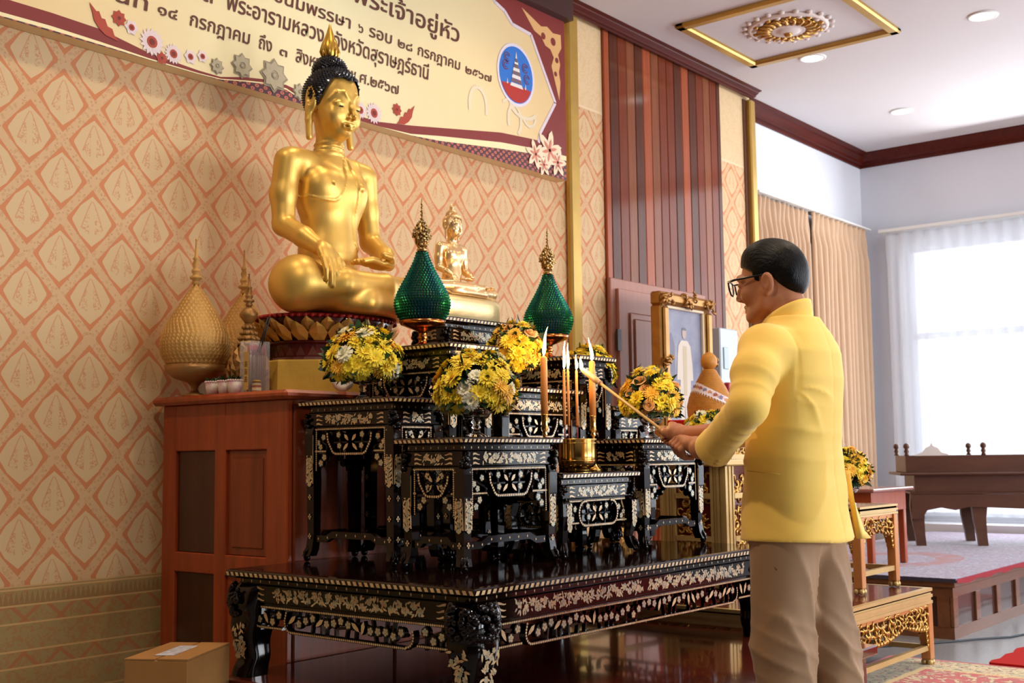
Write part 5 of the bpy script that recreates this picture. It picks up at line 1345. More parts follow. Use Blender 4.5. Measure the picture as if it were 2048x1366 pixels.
for k, (x, y, lb, gr) in enumerate(((2.955, 3.945, 'green plant in a small printed white cup, leftmost of three', LEAF), (2.957, 3.868, 'dark plant in a small printed white cup, middle of three', LEAF2), (2.955, 3.803, 'dark plant in a small printed white cup, nearest the incense case', LEAF2))):
    t = thing('potted_plant', lb, 'plant', (x, y, CZ), group='small plants in printed cups')
    mb = MB().lathe([(0, 0), (.026, 0), (.031, .05), (.029, .05), (.025, .044), (0, .044)], seg=20, cap=False)
    for q in range(20): mb.ball((.030*math.cos(q*PI/10), .030*math.sin(q*PI/10), .05), .005, 6, 4)
    mb.build('cup', CUPM, t)
    mb = MB(); rg = random.Random(k)
    for q in range(34):
        a = rg.uniform(0, 2*PI); r = .02*math.sqrt(rg.random()); leafblade(mb, Vector((r*math.cos(a), r*math.sin(a), .042)), Vector((math.cos(a)*.5, math.sin(a)*.5, 1)), Vector((rg.gauss(0, 1), rg.gauss(0, 1), 0)), rg.uniform(.02, .036), .004)
    mb.build('plant', gr, t)
t = prop(MB().lathe([(.0, .0), (.03, .0), (.05, .006), (.052, .009), (.03, .005), (0, .004)], seg=28, cap=False).build('white_dish', WHITEPL), 'round white dish standing on edge beside the gold drum', 'dish')
t.location = (3.245, 3.485, CZ+.052); t.rotation_euler = (0, R(-84), R(20))

# brass bowl, candlesticks and candles on the low table
TZ = .9855
t = thing('brass_bowl', 'round brass incense bowl on the low front table between the candlesticks', 'bowl', (3.815, 2.76, TZ))
MB().lathe([(.0, .0), (.05, 0), (.052, .004), (.05, .012), (.066, .018), (.0745, .03), (.0755, .06), (.0755, .118), (.0775, .124), (.0775, .128), (.072, .128), (.071, .118), (.071, .035), (0, .03)], seg=40, cap=False).build('bowl_body', BRASS, t)
MB().lathe([(.0, .03), (.0705, .036), (.0705, .105), (0, .107)], seg=24, cap=False).build('sand', mat('grey_ash', S(150, 140, 128), .9), t)
mb = MB()
for z in (.04, .108): mb.lathe([(.0758, z), (.077, z+.002), (.0758, z+.004)], seg=40, cap=False)
mb.build('bands', BRASS, t)
WAX = mat('orange_wax', S(240, 158, 82), .45); WAX.node_tree.nodes['Principled BSDF'].inputs['Subsurface Weight'].default_value = .25
WAX.node_tree.nodes['Principled BSDF'].inputs['Subsurface Radius'].default_value = (.02, .01, .004)
WAXP = mat('pale_wax', S(246, 200, 140), .45)
FLAME = emit('candle_flame', (1, .70, .30, 1), 22); FLAMEC = emit('candle_flame_core', (1, .86, .6, 1), 40)
def flame(par, x, y, z, h, lean=(0, 0), r=.0075):
    mb = MB(); P_ = [(.35, 0), (.8, .1), (1, .25), (.9, .42), (.62, .62), (.34, .8), (.12, .94), (.01, 1)]
    vs = []; seg = 10
    for rr, t_ in P_:
        cx_, cy_ = x+lean[0]*t_*t_+.003*math.sin(t_*6), y+lean[1]*t_*t_
        for k in range(seg): vs.append((cx_+r*rr*math.cos(2*PI*k/seg), cy_+r*rr*math.sin(2*PI*k/seg), z+h*t_))
    mb.add(vs, [(i*seg+k, i*seg+(k+1) % seg, (i+1)*seg+(k+1) % seg, (i+1)*seg+k) for i in range(len(P_)-1) for k in range(seg)], 0, True)
    o = mb.build('flame', FLAME, par)
    l = bpy.data.lights.new('flame_glow', 'POINT'); l.energy = .9*h/.09; l.color = (1, .55, .2); l.shadow_soft_size = .02
    lo = bpy.data.objects.new('flame_glow', l); COL.objects.link(lo); lo.parent = par; lo.location = (x+lean[0]*.3, y+lean[1]*.3, z+h*.55); return o
def candlestick(x, label): 
    t = thing('candlestick', label, 'candlestick', (x, 2.76, TZ), group='brass candlesticks on the low table')
    prof = [(0, 0), (.034, 0), (.035, .004), (.03, .010), (.022, .018), (.012, .03), (.009, .036), (.012, .042), (.007, .05), (.007, .072), (.0095, .078), (.007, .084), (.0065, .105), (.0105, .112), (.0065, .119), (.0065, .135), (.011, .142), (.008, .150), (.009, .156), (.013, .165), (.0115, .185), (.0125, .215), (.014, .218), (.014, .221), (.0, .221)]
    MB().lathe(prof, seg=20, cap=False).build('candlestick_body', BRASS, t); return t
def candle(x, y, z, h, r, label, lean, fh, mt=WAX, group='tall orange candles', base=None):
    t = thing('candle', label, 'candle', (x, y, z), group=group)
    if base:
        MB().lathe([(0, 0), (r*.55, 0), (r*.55, base), (0, base)], seg=10, cap=False).build('stick', mat('candle_stick_red', S(110, 36, 32), .6), t)
    MB().lathe([(0, base or 0), (r, base or 0), (r*.98, h*.6), (r*.9, h-.006), (r*.55, h), (0, h-.001)], seg=16, cap=False).build('wax', mt, t)
    MB().tube([(0, 0, h-.002), (.0006, 0, h+.008)], .0008, 5).build('wick', BLK, t)
    flame(t, 0, 0, h+.003, fh, lean, .0072 if r > .01 else .0062); return t
candlestick(3.606, 'turned brass candlestick left of the brass bowl')
candlestick(3.926, 'turned brass candlestick right of the brass bowl, full height visible')
candle(3.606, 2.76, TZ+.2212, .222, .0138, 'thick orange candle burning in the left brass candlestick', (.012, -.014), .112)
candle(3.926, 2.76, TZ+.2212, .222, .0138, 'thick orange candle burning in the right brass candlestick', (-.012, .006), .092)
for k, (x, y) in enumerate(((3.742, 2.765), (3.775, 2.77), (3.812, 2.755))):
    candle(x, y, TZ+.108, .292, .0056, 'thin candle on a red stick in the brass bowl, '+('leftmost', 'middle one', 'rightmost, being lit')[k], ((.006, -.004), (.005, 0), (.004, .003))[k], (.11, .105, .06)[k], mat('thin_wax', S(236, 160, 92), .45) if k == 0 else bpy.data.materials['thin_wax'], 'thin candles in the brass bowl', .072)
# lighting stick held by the man
A_, B_ = Vector((3.30, 1.925, 1.042)), Vector((3.795, 2.725, 1.392)); dv = (B_-A_)
t = thing('lighting_stick', 'long tan stick tipped with a burning candle held in both hands', 'candle lighter', tuple(A_))
MB().tube([(0, 0, 0), tuple(dv*.35), tuple(dv*.80)], [.0058, .0056, .0058], 10).build('stick', mat('tan_stick', S(206, 164, 96), .5, var=.15, vscale=30), t)
MB().tube([tuple(dv*.785), tuple(dv*.795), tuple(dv*.802)], [.0085, .0095, .0088], 10).build('wrapping', mat('wrapping_pinkish', S(206, 150, 120), .5), t)
MB().tube([tuple(dv*.80), tuple(dv*.835), tuple(dv*.95), tuple(dv*.985)], [.0098, .0125, .0112, .006], 12).build('candle', WAXP, t)
flame(t, dv.x*.99, dv.y*.99, dv.z*.985, .05, (0, 0), .008)

# ------------------------------------------------------------------ right background: portrait, switchboard, woven cone
FY = 3.93
t = thing('framed_portrait', 'ornate gold framed portrait of a standing figure in pale clothes on an easel', 'picture', (6.62, FY, 1.12))
fw_, fh_ = .63, .95
mb = MB(); b_ = .085
for (a, c, d, e) in ((-fw_/2, fw_/2, 0, b_), (-fw_/2, fw_/2, fh_-b_, fh_), (-fw_/2, -fw_/2+b_, b_, fh_-b_), (fw_/2-b_, fw_/2, b_, fh_-b_)):
    mb.bevbox(a, c, -.03, .05, d, e, .012); mb.bevbox(a+.012, c-.012, -.05, -.0295, d+.012, e-.012, .012)
rg = random.Random(9)
def orn(cx_, cz_, n_, s_):
    for q in range(n_):
        a0 = rg.uniform(0, 360); mb.tube([(p[0], -.052-.012*math.sin(j), p[1]) for j, p in enumerate(arc(cx_+rg.uniform(-s_, s_), cz_+rg.uniform(-s_*.6, s_*.6), rg.uniform(.012, .022), a0, a0+240, 6))], [.004, .007, .009, .009, .008, .006, .003], 5)
for cx_ in (-fw_/2+.05, fw_/2-.05):
    for cz_ in (.05, fh_-.05): orn(cx_, cz_, 12, .05)
for cx_, cz_ in ((0, fh_-.03), (0, .04)): orn(cx_, cz_, 11, .07)
for cx_ in (-fw_/2+.035, fw_/2-.035): orn(cx_, fh_*.55, 9, .035); orn(cx_, fh_*.3, 6, .03)
mb.build('frame', mat('frame_gold', S(176, 124, 58), .38, metal=.7, var=.3, vscale=14), t)
mb = MB()
for (a, c, d, e) in ((-fw_/2+b_, fw_/2-b_, b_, b_+.018), (-fw_/2+b_, fw_/2-b_, fh_-b_-.018, fh_-b_), (-fw_/2+b_, -fw_/2+b_+.018, b_+.018, fh_-b_-.018), (fw_/2-b_-.018, fw_/2-b_, b_+.018, fh_-b_-.018)): mb.bevbox(a, c, -.028, -.005, d, e, .004)
mb.build('slip', mat('cream_slip', S(226, 206, 176), .5), t)
pic = MB().box(-fw_/2+b_, fw_/2-b_, -.006, .0, b_, fh_-b_).build('canvas', mat('painting_ground', S(150, 150, 166), .55, col2=S(118, 122, 146), vscale=5), t)
def pf(pts, m_, nm, k): return MB().flat(pts, (0, -.0065-.0006*k, 0), (1, 0, 0), (0, 0, 1)).build(nm, m_, pic)
pf([(-.2, b_+.03), (.2, b_+.03), (.2, b_+.17), (-.2, b_+.15)], mat('paint_floor', S(140, 138, 150), .55), 'painted_floor', 1)
pf([(-.22, .33), (-.12, .33), (-.12, .62), (-.16, .70), (-.22, .66)], mat('paint_drapery', S(112, 110, 128), .55), 'painted_drapery', 1)
pf([(-.085, .56), (-.075, .62), (-.04, .655), (.04, .655), (.075, .62), (.095, .50), (.10, .40), (.07, .40), (.06, .30), (.055, .12), (.0, .12), (-.01, .28), (-.02, .12), (-.07, .12), (-.06, .40), (-.10, .40)], mat('paint_pale_robe', S(206, 192, 176), .55), 'painted_figure', 2)
pf([(-.02, .30), (.02, .30), (.028, .62), (-.02, .62)], mat('paint_gold_sash', S(190, 172, 140), .55), 'painted_sash', 3)
pf(arc(0, .70, .026, 0, 340, 14, .034), mat('paint_face', S(182, 156, 146), .55), 'painted_head', 3)
pf(arc(0, .722, .027, 0, 180, 8, .018), mat('paint_hair', S(92, 88, 98), .55), 'painted_hair', 4)
ez = thing('easel', 'dark wooden easel standing behind the portrait and holding it up', 'easel', (6.62, FY+.10, 0))
for dx, dy in ((-.24, 0), (.24, 0), (0, .2)): MB().tube([(dx, dy, 0.0), (dx*.4, -.03 if dy == 0 else .02, 1.9)], .016, 8).build('leg', CABWOOD, ez)
MB().box(-.3, .3, -.16, -.03, 1.085, 1.115).build('ledge', CABWOOD, ez)
t = thing('switchboard', 'pale grey electrical switchboard box with a red switch on the planked wall', 'switchboard', (7.75, 4.325, 1.04))
MB().bevbox(-.13, .14, -.11, 0, .36, .92, .008).build('upper_door', GREYMETAL, t); MB().bevbox(-.13, .14, -.11, 0, 0, .345, .008).build('lower_door', GREYMETAL, t)
MB().bevbox(-.09, -.02, -.118, -.1105, .62, .78, .003).build('meter_window', mat('meter_grey', S(150, 168, 172), .3), t)
MB().bevbox(-.10, -.02, -.155, -.1105, .42, .52, .008).build('red_switch', mat('switch_red', S(176, 34, 40), .4), t)
# woven cone with embroidered ribbon on a red cloth base
WOV = mat('woven_amber', S(206, 138, 52), .5, var=.2, vscale=40)
t = thing('woven_cone_offering', 'amber woven cone topped by a knob and wrapped in a white embroidered ribbon', 'offering', (5.68, 3.215, 1.2305))
prof = [(.118, .0), (.122, .03), (.124, .07), (.112, .12), (.088, .17), (.062, .22), (.042, .255), (.030, .275)]
MB().lathe(prof, seg=36).build('cone_body', WOV, t)
mb = MB(); z = .004
while z < .27:
    r = interp(prof, z); mb.lathe([(r, z), (r+.0028, z+.003), (r, z+.006)], seg=36, cap=False); z += .0072
for k in range(40): pass
mb.build('woven_rings', WOV, t)
MB().lathe([(.026, .2755), (.042, .295), (.046, .32), (.038, .345), (.022, .362), (.008, .368)], seg=20).build('knob', WOV, t)
# ribbon: a band running obliquely round the cone
mb = MB(); N = 48
def rib(a, dz_): 
    z = .125+.055*math.cos(a-R(140))+dz_; r = interp(prof, z)+.004; return (r*math.cos(a), r*math.sin(a), z)
for k in range(N):
    a, b2 = 2*PI*k/N, 2*PI*(k+1)/N; mb.add([rib(a, -.022), rib(b2, -.022), rib(b2, .022), rib(a, .022)], [(0, 1, 2, 3)], 0, True)
    if k % 2 == 0:
        for q in range(6):
            c = Vector(rib(a, 0)); er = Vector((math.cos(a), math.sin(a), 0)); et = Vector((-math.sin(a), math.cos(a), 0)); u = et*math.cos(q*PI/3)+Vector((0, 0, 1))*math.sin(q*PI/3); v = et*math.cos(q*PI/3+.8)+Vector((0, 0, 1))*math.sin(q*PI/3+.8)
            mb.add([c+er*.002, c+er*.002+u*.012, c+er*.002+v*.012], [(0, 1, 2)], 1+(k//2+q//5) % 3)
    mb.tube([rib(a, -.022), tuple(Vector(rib(a, -.034))+Vector((0, 0, 0)))], .002, 4, 0)
mb.build('embroidered_ribbon', [mat('ribbon_white', S(222, 214, 224), .6), mat('thread_red', S(176, 60, 50), .6), mat('thread_blue', S(110, 120, 176), .6), mat('thread_orange', S(216, 140, 70), .6)], t)
prop(MB().bevbox(5.50, 5.86, 3.05, 3.38, 1.2005, 1.23, .006).build('red_cushion', REDCLOTH), 'flat red cloth base under the woven cone on the gold stand', 'cloth')

# cardboard box at the lower left
t = thing('cardboard_box', 'open-topped brown cardboard box with white label and clear tape on the floor', 'box', (2.28, 3.315, 0), rz=R(-60))
bw, bd, bh = .215, .34, .42
CB = mat('cardboard', S(166, 118, 64), .8, var=.12, vscale=8)
mb = MB().bevbox(-bw/2, bw/2, -.01, bd-.01, 0, bh-.004, .003)
mb.build('box_body', CB, t)
MB().box(-bw/2, -.004, -.01, bd-.01, bh-.0038, bh, 0).build('flap', CB, t); 
fl = MB().box(.004, bw/2, -.01, bd-.01, bh-.0038, bh+.001, 0).build('flap', CB, t)
MB().flat([(-.035, .05), (.03, .05), (.03, .25), (-.035, .25)], (0, 0, bh+.0018), (1, 0, 0), (0, 1, 0)).build('paper_label', mat('label_paper', S(214, 212, 222), .6, col2=S(150, 150, 170), vscale=60), t)
TAPE = bpy.data.materials.new('clear_film'); TAPE.use_nodes = True; _t = NT(TAPE)
_tr = _t.new('ShaderNodeBsdfTransparent'); _gl = _t.new('ShaderNodeBsdfGlossy'); _gl.inputs['Roughness'].default_value = .08
_mx = _t.new('ShaderNodeMixShader'); _mx.inputs[0].default_value = .022; _t.link(_tr.outputs[0], _mx.inputs[1]); _t.link(_gl.outputs[0], _mx.inputs[2])
TAPE.node_tree.nodes.remove(TAPE.node_tree.nodes['Principled BSDF']); _t.link(_mx.outputs[0], TAPE.node_tree.nodes['Material Output'].inputs['Surface'])
mb = MB(); vs = [(-.08, .08, bh+.002), (-.06, .2, bh+.05), (-.02, .30, bh+.045), (.05, .325, bh+.004), (-.06, .325, bh+.075), (.05, .36, bh+.06)]
mb.add(vs, [(0, 1, 2, 3), (1, 4, 5, 2)], 0, True); mb.build('plastic_film', TAPE, t)
# ------------------------------------------------------------------ seated gilded statues (one continuous sculpted body each)
def buddha_body(h, lap=1.0, hd=1.0):
    q = lap; kx = .312
    g = Grid((-.50*max(1, lap*.92), -.46, -.03), (.50*max(1, lap*.92), .26, 1.2), h)
    # torso and neck
    g.ell((0, .02, .12), (.18, .165, .13), .03)
    g.cap((0, .02, .16), (0, .015, .36), .128, .108, .04)
    g.ell((0, .01, .30), (.135, .108, .16), .04)
    g.ell((0, .005, .53), (.165, .112, .17), .05)
    g.ell((-.075, -.044, .575), (.085, .066, .08), .05); g.ell((.075, -.044, .575), (.085, .066, .08), .05)
    g.cap((-.188, .012, .678), (.188, .012, .678), .058, .058, .045)
    g.cap((0, .015, .70), (0, .0, .84), .062, .056, .04)
    for z in (.735, .757, .778): g.func((-.1, -.1, z-.02), (.1, .12, z+.02), lambda X, Y, Z, z=z: np.sqrt((np.sqrt(X**2+(Y-.008)**2)-.0615)**2+(Z-z)**2)-.004, .010)
    for sx in (-1, 1): g.ell((sx*.078, -.118, .578), (.008, .008, .008), .008)
    # arms
    g.chain([(-.225, .014, .668), (-.245, .02, .52), (-.255, .004, .385)], [.060, .055, .047], .025)
    g.chain([(-.255, .004, .385), (-.252, -.12, .318), (-.245, -.212, .262)], [.047, .044, .034], .015)
    g.chain([(.225, .014, .668), (.245, .022, .52), (.255, .004, .375)], [.060, .055, .047], .025)
    g.chain([(.255, .004, .375), (.235, -.11, .295), (.19, -.175, .250)], [.047, .043, .033], .015)
    # legs: crossed, right shin on top
    g.chain([(-.10, .0, .12), (-.235*q, -.06, .118), (-kx*q, -.135, .108)], [.11, .106, .100], .035)
    g.ell((-kx*q, -.155, .116), (.106, .122, .116), .03)
    g.chain([(-kx*q, -.17, .095), (-.17*q, -.262, .112), (.06*q, -.275, .122), (.17*q, -.245, .136)], [.088, .068, .056, .044], .025)
    g.chain([(.10, .0, .12), (.235*q, -.06, .10), (kx*q, -.13, .085)], [.11, .102, .09], .035)
    g.ell((kx*q, -.145, .084), (.098, .112, .084), .025)
    g.chain([(kx*q, -.16, .075), (.17*q, -.27, .052), (-.05*q, -.285, .048), (-.16*q, -.26, .048)], [.077, .056, .048, .042], .025)
    g.ell((.235*q, -.205, .166), (.09, .038, .024), .015, rot=Matrix.Rotation(R(28), 3, 'Z').to_quaternion().to_euler())
    for k in range(5): g.cap((.290*q+.006*k, -.228+.024*k, .172), (.325*q+.003*k, -.210+.024*k, .166), .0115, .0095, .004)
    g.ell((0, -.15, .06), (.30*q, .16, .060), .035)
    # right hand reaching over the knee, five separate fingers
    g.ell((-.240, -.252, .232), (.050, .026, .058), .014, rot=Matrix.Rotation(R(-24), 3, 'X').to_quaternion().to_euler())
    for k in range(4):
        x = -.283+.0275*k; L = (.088, .108, .112, .098)[k]
        g.chain([(x*.98-.004, -.276, .205), (x, -.294, .205-L*.5), (x+.002, -.294, .205-L)], [.0140, .0124, .0098], .0012)
    g.chain([(-.200, -.248, .238), (-.180, -.275, .195), (-.178, -.282, .160)], [.0165, .0135, .0105], .004)
    # left hand lying palm up in the lap
    g.ell((.115, -.205, .232), (.068, .052, .022), .012)
    for k in range(4):
        y = -.165-.0255*k; L = (.085, .10, .105, .09)[k]
        g.chain([(.068, y, .236), (.068-L*.5, y-.002, .240), (.068-L, y-.003, .230)], [.0132, .0122, .0098], .0012)
    g.chain([(.15, -.235, .242), (.11, -.268, .258), (.072, -.266, .264)], [.016, .0135, .011], .004)
    # waist cord and robe edges
    for z in (.262, .278): g.func((-.17, -.16, z-.02), (.17, .1, z+.02), lambda X, Y, Z, z=z: np.sqrt((np.sqrt((X/1.22)**2+(Y-.012)**2)-.112)**2+(Z-z-.02*np.abs(X))**2)-.0035, .01)
    X, Y, Z = np.meshgrid(g.ax[0], g.ax[1], g.ax[2], indexing='ij')
    sm = lambda v, w_=.006: 1/(1+np.exp(-np.clip(v/w_, -30, 30)))     # soft step so that edges stay clean
    zl = .505+.27*np.clip((X+.075)/.125, 0, 1.4)**2+.02*np.clip((-X-.10)/.08, 0, 1)**2
    body = sm(.02-Y, .01)*sm(.182-np.abs(X))
    robe = np.maximum(sm(zl-Z)*sm(Z-.24), sm(X-.055)*sm(Z-.24)*sm(.70-Z))*body
    g.d -= (.0040*robe).astype(np.float32)
    ln = np.exp(-((Z-zl)/.0055)**2)*sm(.062-X)*body
    g.d -= (.0045*ln).astype(np.float32)
    vn = .30+.03*np.abs((X-.095)/.035)
    strip = sm(.038-np.abs(X-.095), .0035)*sm(Z-vn, .0035)*sm(.735-Z)*body
    g.d -= (.0058*strip).astype(np.float32)
    rim = (np.exp(-((np.abs(X-.095)-.034)/.004)**2)*sm(Z-vn, .0035)+np.exp(-((Z-vn-.006)/.004)**2)*sm(.038-np.abs(X-.095), .0035))*sm(.735-Z)*body
    g.d -= (.0035*rim).astype(np.float32)
    # head: skull, cheeks, jaw
    def H(x, y, z): return (x, y-.012, z)
    D = -.022
    g.ell(H(0, .0, 1.00), (.106, .128, .118), .02)
    g.ell(H(0, -.026, .908), (.090, .100, .112), .04)
    g.ell(H(0, -.072, .822), (.034, .034, .026), .032)
    for sx in (-1, 1):
        g.ell(H(sx*.052, -.080, .885), (.036, .032, .042), .03)
        g.chain([H(sx*.012, -.126, .958), H(sx*.034, -.124, .984), H(sx*.062, -.106, .984), H(sx*.085, -.076, .955)], [.005, .0055, .005, .003], .010)
        g.ell(H(sx*.046, -.1005, .936), (.031, .020, .0165), .006)
        g.chain([H(sx*.018, -.117, .922), H(sx*.046, -.117, .913), H(sx*.076, -.096, .922)], [.003, .0036, .0025], .004)
        # ears with long lobes
        g.ell(H(sx*.110, .010, .965), (.016, .034, .064), .008); g.ell(H(sx*.123, .006, .975), (.010, .017, .040), .006, 'c')
        g.chain([H(sx*.112, .020, .93), H(sx*.117, .016, .87), H(sx*.122, .008, .792)], [.020, .016, .0145], .01)
    g.chain([H(0, -.122, .958), H(0, -.136, .915), H(0, -.149, .880)], [.0075, .0098, .0118], .010)
    for sx in (-1, 1): g.ell(H(sx*.014, -.132, .873), (.0095, .013, .008), .006)
    g.chain([H(-.033, -.112, .845), H(-.011, -.1265, .848), H(0, -.1265, .844), H(.011, -.1265, .848), H(.033, -.112, .845)], [.003, .0058, .0050, .0058, .003], .009)
    g.chain([H(-.028, -.111, .833), H(0, -.1245, .827), H(.028, -.111, .833)], [.004, .0068, .004], .009)
    fl = Z < .004; g.d[fl] = np.maximum(g.d[fl], .004-Z[fl])
    return g
def head_cap(g0=None):
    """curled hair: a cap over the skull with rows of small knobs"""
    mb = MB(); c = Vector((0, -.012, 1.0)); r = (.117, .137, .128)
    def zl(phi):   # hair line height by angle from the front
        a = abs(phi)
        return 1.052-.010*max(0, 1-a/.25) if a < .75 else (1.052-(a-.75)*.20 if a < 1.5 else max(.872, .90-(a-1.5)*.08))
    n, m = 44, 22; idx = {}; vs = []; fs = []
    for j in range(m+1):
        for k in range(n):
            phi = -PI+2*PI*k/n; z0 = zl(phi); t = j/m
            el0 = math.asin(max(-.99, min(.99, (z0-c.z)/r[2]))); el = el0+(PI/2-el0)*t
            vs.append((c.x+r[0]*math.cos(el)*math.sin(phi), c.y-r[1]*math.cos(el)*math.cos(phi), c.z+r[2]*math.sin(el)))
    for j in range(m):
        for k in range(n): fs.append((j*n+k, j*n+(k+1) % n, (j+1)*n+(k+1) % n, (j+1)*n+k))
    mb.add(vs, fs, 0, True)
    mb.ball((0, .0, 1.115), (.073, .078, .066), 20, 12)
    rg = random.Random(1)
    def knob(p, nn, s):
        mb.add([p+nn*s*1.1]+[p+(nn.orthogonal().normalized()*math.cos(a)+nn.cross(nn.orthogonal().normalized())*math.sin(a))*s for a in np.arange(6)*PI/3], [(0, 1+k, 1+(k+1) % 6) for k in range(6)], 0, False)
    for i in range(1150):
        zz = 1-2*(i+.5)/1150; a = i*2.39996; rr = math.sqrt(1-zz*zz); d = Vector((rr*math.cos(a), rr*math.sin(a), zz))
        p = c+Vector((d.x*r[0], d.y*r[1], d.z*r[2])); phi = math.atan2(p.x-c.x, -(p.y-c.y))
        if p.z < zl(phi)+.002 or (p-Vector((0, 0, 1.115))).length < .066: continue
        knob(p, Vector((d.x/r[0], d.y/r[1], d.z/r[2])).normalized(), .0078)
    for i in range(330):
        zz = 1-1.5*(i+.5)/330; a = i*2.39996; rr = math.sqrt(max(0, 1-zz*zz)); d = Vector((rr*math.cos(a), rr*math.sin(a), zz)); p = Vector((0, 0, 1.115))+Vector((d.x*.073, d.y*.078, d.z*.066))
        q = ((p.x)/r[0])**2+((p.y-c.y)/r[1])**2+((p.z-c.z)/r[2])**2
        if q < 1: continue
        knob(p, d, .0072)
    return mb
def statue(label, loc, rz, s, body, hairm, goldm, small=False):
    t = thing('seated_statue', label, 'statue', loc, rz)
    b = place(body, 'body', t, scale=s)
    h = head_cap().build('curled_hair', hairm, t); h.scale = (s,)*3
    mb = MB()
    if not small:
        P_ = [(.022, 1.165), (.031, 1.185), (.036, 1.21), (.034, 1.235), (.025, 1.262), (.015, 1.29), (.008, 1.315), (.003, 1.333), (.0005, 1.338)]
        mb.lathe(P_, seg=20, facet=lambda k: 1+.10*(k % 2))
        for k in range(8):
            a = 2*PI*k/8; mb.tube([(.030*math.cos(a), .030*math.sin(a), 1.175), (.041*math.cos(a), .041*math.sin(a), 1.205), (.03*math.cos(a+.2), .03*math.sin(a+.2), 1.245), (.012*math.cos(a+.3), .012*math.sin(a+.3), 1.285)], [.004, .006, .005, .002], 5)
    else:
        mb.lathe([(.03, 1.165), (.034, 1.18), (.028, 1.195), (.034, 1.215), (.026, 1.24), (.01, 1.262), (.0005, 1.27)], seg=16)
    f = mb.build('flame_finial', goldm, t); f.scale = (s,)*3
    if not small:
        eyem = mat('painted_eye', S(26, 22, 24), .3)
        for sx in (-1, 1):
            mb = MB().ball((sx*.048, -.1335-(-.004), .921), (.0135, .005, .0040), 12, 6); e = mb.build('eye', eyem, t)
    return t
BB = buddha_body(.0058).mesh('statue_body', BUDDHAGOLD)
statue('large golden seated Buddha statue with black curled hair', (3.503, 3.86, 1.652), 0, 1.0, BB, BLACKHAIRM, mat('finial_gold', S(214, 168, 74), .3, metal=.9))
SB = buddha_body(.011, 1.9).mesh('small_statue_body', PALEGOLD)
statue('small pale gold seated Buddha statue on the tallest black table', (3.765, 3.37, 1.7265), 0, .325, SB, PALEGOLD, PALEGOLD, True)
# seat of the small statue: cloth-wrapped block
mb = MB(); prof = [(.215, 1.6265), (.225, 1.63), (.226, 1.70), (.216, 1.7245), (.0, 1.726)]
vs = []; N = 40
for r, z in prof[:-1]:
    for k in range(N):
        a = 2*PI*k/N; c_, s_ = math.cos(a), math.sin(a); e = .55
        vs.append((3.79+r*math.copysign(abs(c_)**e, c_), 3.355+r*.36*math.copysign(abs(s_)**e, s_), z))
mb.add(vs, [(i*N+k, i*N+(k+1) % N, (i+1)*N+(k+1) % N, (i+1)*N+k) for i in range(3) for k in range(N)]+[tuple(range(3*N, 4*N)), tuple(range(N))[::-1]], 0, True)
prop(mb.build('statue_seat', mat('pale_gold_cloth', S(240, 216, 160), .32, metal=.6, bump=.2, bscale=25)), 'pale gold cloth-covered block under the small statue', 'pedestal')
# pedestal of the large statue: gold wrapped drum, dark waist, lotus
sx_, sy_ = .328, .235; pc = (3.503, 3.87)
ped = thing('lotus_pedestal', 'gold foil wrapped drum with red and gold lotus petals under the large statue', 'pedestal', (pc[0], pc[1], 1.3105))
def PD(mb, n, m): return mb.build(n, m, ped)
PD(MB().lathe([(1.0, 0), (1.01, .004), (1.0, .14), (.97, .147), (0, .147)], seg=10, sm=False, sx=sx_+.008, sy=sy_, a0=.25, cap=False), 'foil_drum', FOILGOLD)
PD(MB().lathe([(.86, .1475), (.84, .16), (.78, .166), (.78, .215), (.86, .222), (.86, .228)], seg=32, sx=sx_, sy=sy_, cap=False, sm=False), 'dark_waist', DARKRED)
mb = MB()
for k in range(26):
    a = 2*PI*k/26; mb.add([(sx_*.785*math.cos(a+b), sy_*.785*math.sin(a+b), z) for b, z in ((-.1, .168), (.1, .168), (0, .21))], [(0, 1, 2)], 0)
PD(mb, 'waist_inlay', mat('waist_pattern', S(120, 70, 60), .3, metal=.4))
PD(MB().lathe([(.80, .2285), (.9, .25), (.97, .285), (1.0, .318), (1.0, .325)], seg=40, sx=sx_, sy=sy_, cap=False), 'lotus_core', DARKRED)
LOT = mat('lotus_gold', S(226, 180, 92), .38, metal=.5, var=.15)
mb = MB()
for row, (z0, L, n, off_) in enumerate(((.230, .072, 22, 0), (.245, .08, 22, .5))):
    for k in range(n):
        a = 2*PI*(k+off_)/n; da = PI/n*1.0
        def pp(b, r, z): return (sx_*r*math.cos(a+b), sy_*r*math.sin(a+b), z)
        o_ = .015*(1-row)
        pts = [pp(-da*.6, .84+o_, z0), pp(-da, .95+o_, z0+L*.4), pp(-da*.6, 1.02+o_, z0+L*.75), pp(0, 1.09+o_, z0+L), pp(da*.6, 1.02+o_, z0+L*.75), pp(da, .95+o_, z0+L*.4), pp(da*.6, .84+o_, z0), pp(0, .97+o_, z0+L*.35), pp(0, 1.06+o_, z0+L*.75)]
        mb.add(pts, [(0, 1, 7), (1, 2, 8, 7), (2, 3, 8), (3, 4, 8), (4, 5, 7, 8), (5, 6, 7), (6, 0, 7)], 0, False)
PD(mb, 'lotus_petals', LOT)
mb = MB().lathe([(1.0, .3255), (1.03, .328), (1.03, .338), (1.0, .3405), (.0, .341)], seg=40, sx=sx_, sy=sy_, cap=False)
for k in range(64):
    a = 2*PI*k/64; mb.ball((sx_*1.035*math.cos(a), sy_*1.035*math.sin(a), .330), (.010, .010, .009), 6, 4)
PD(mb, 'red_rim', mat('pedestal_red', S(176, 40, 36), .4))
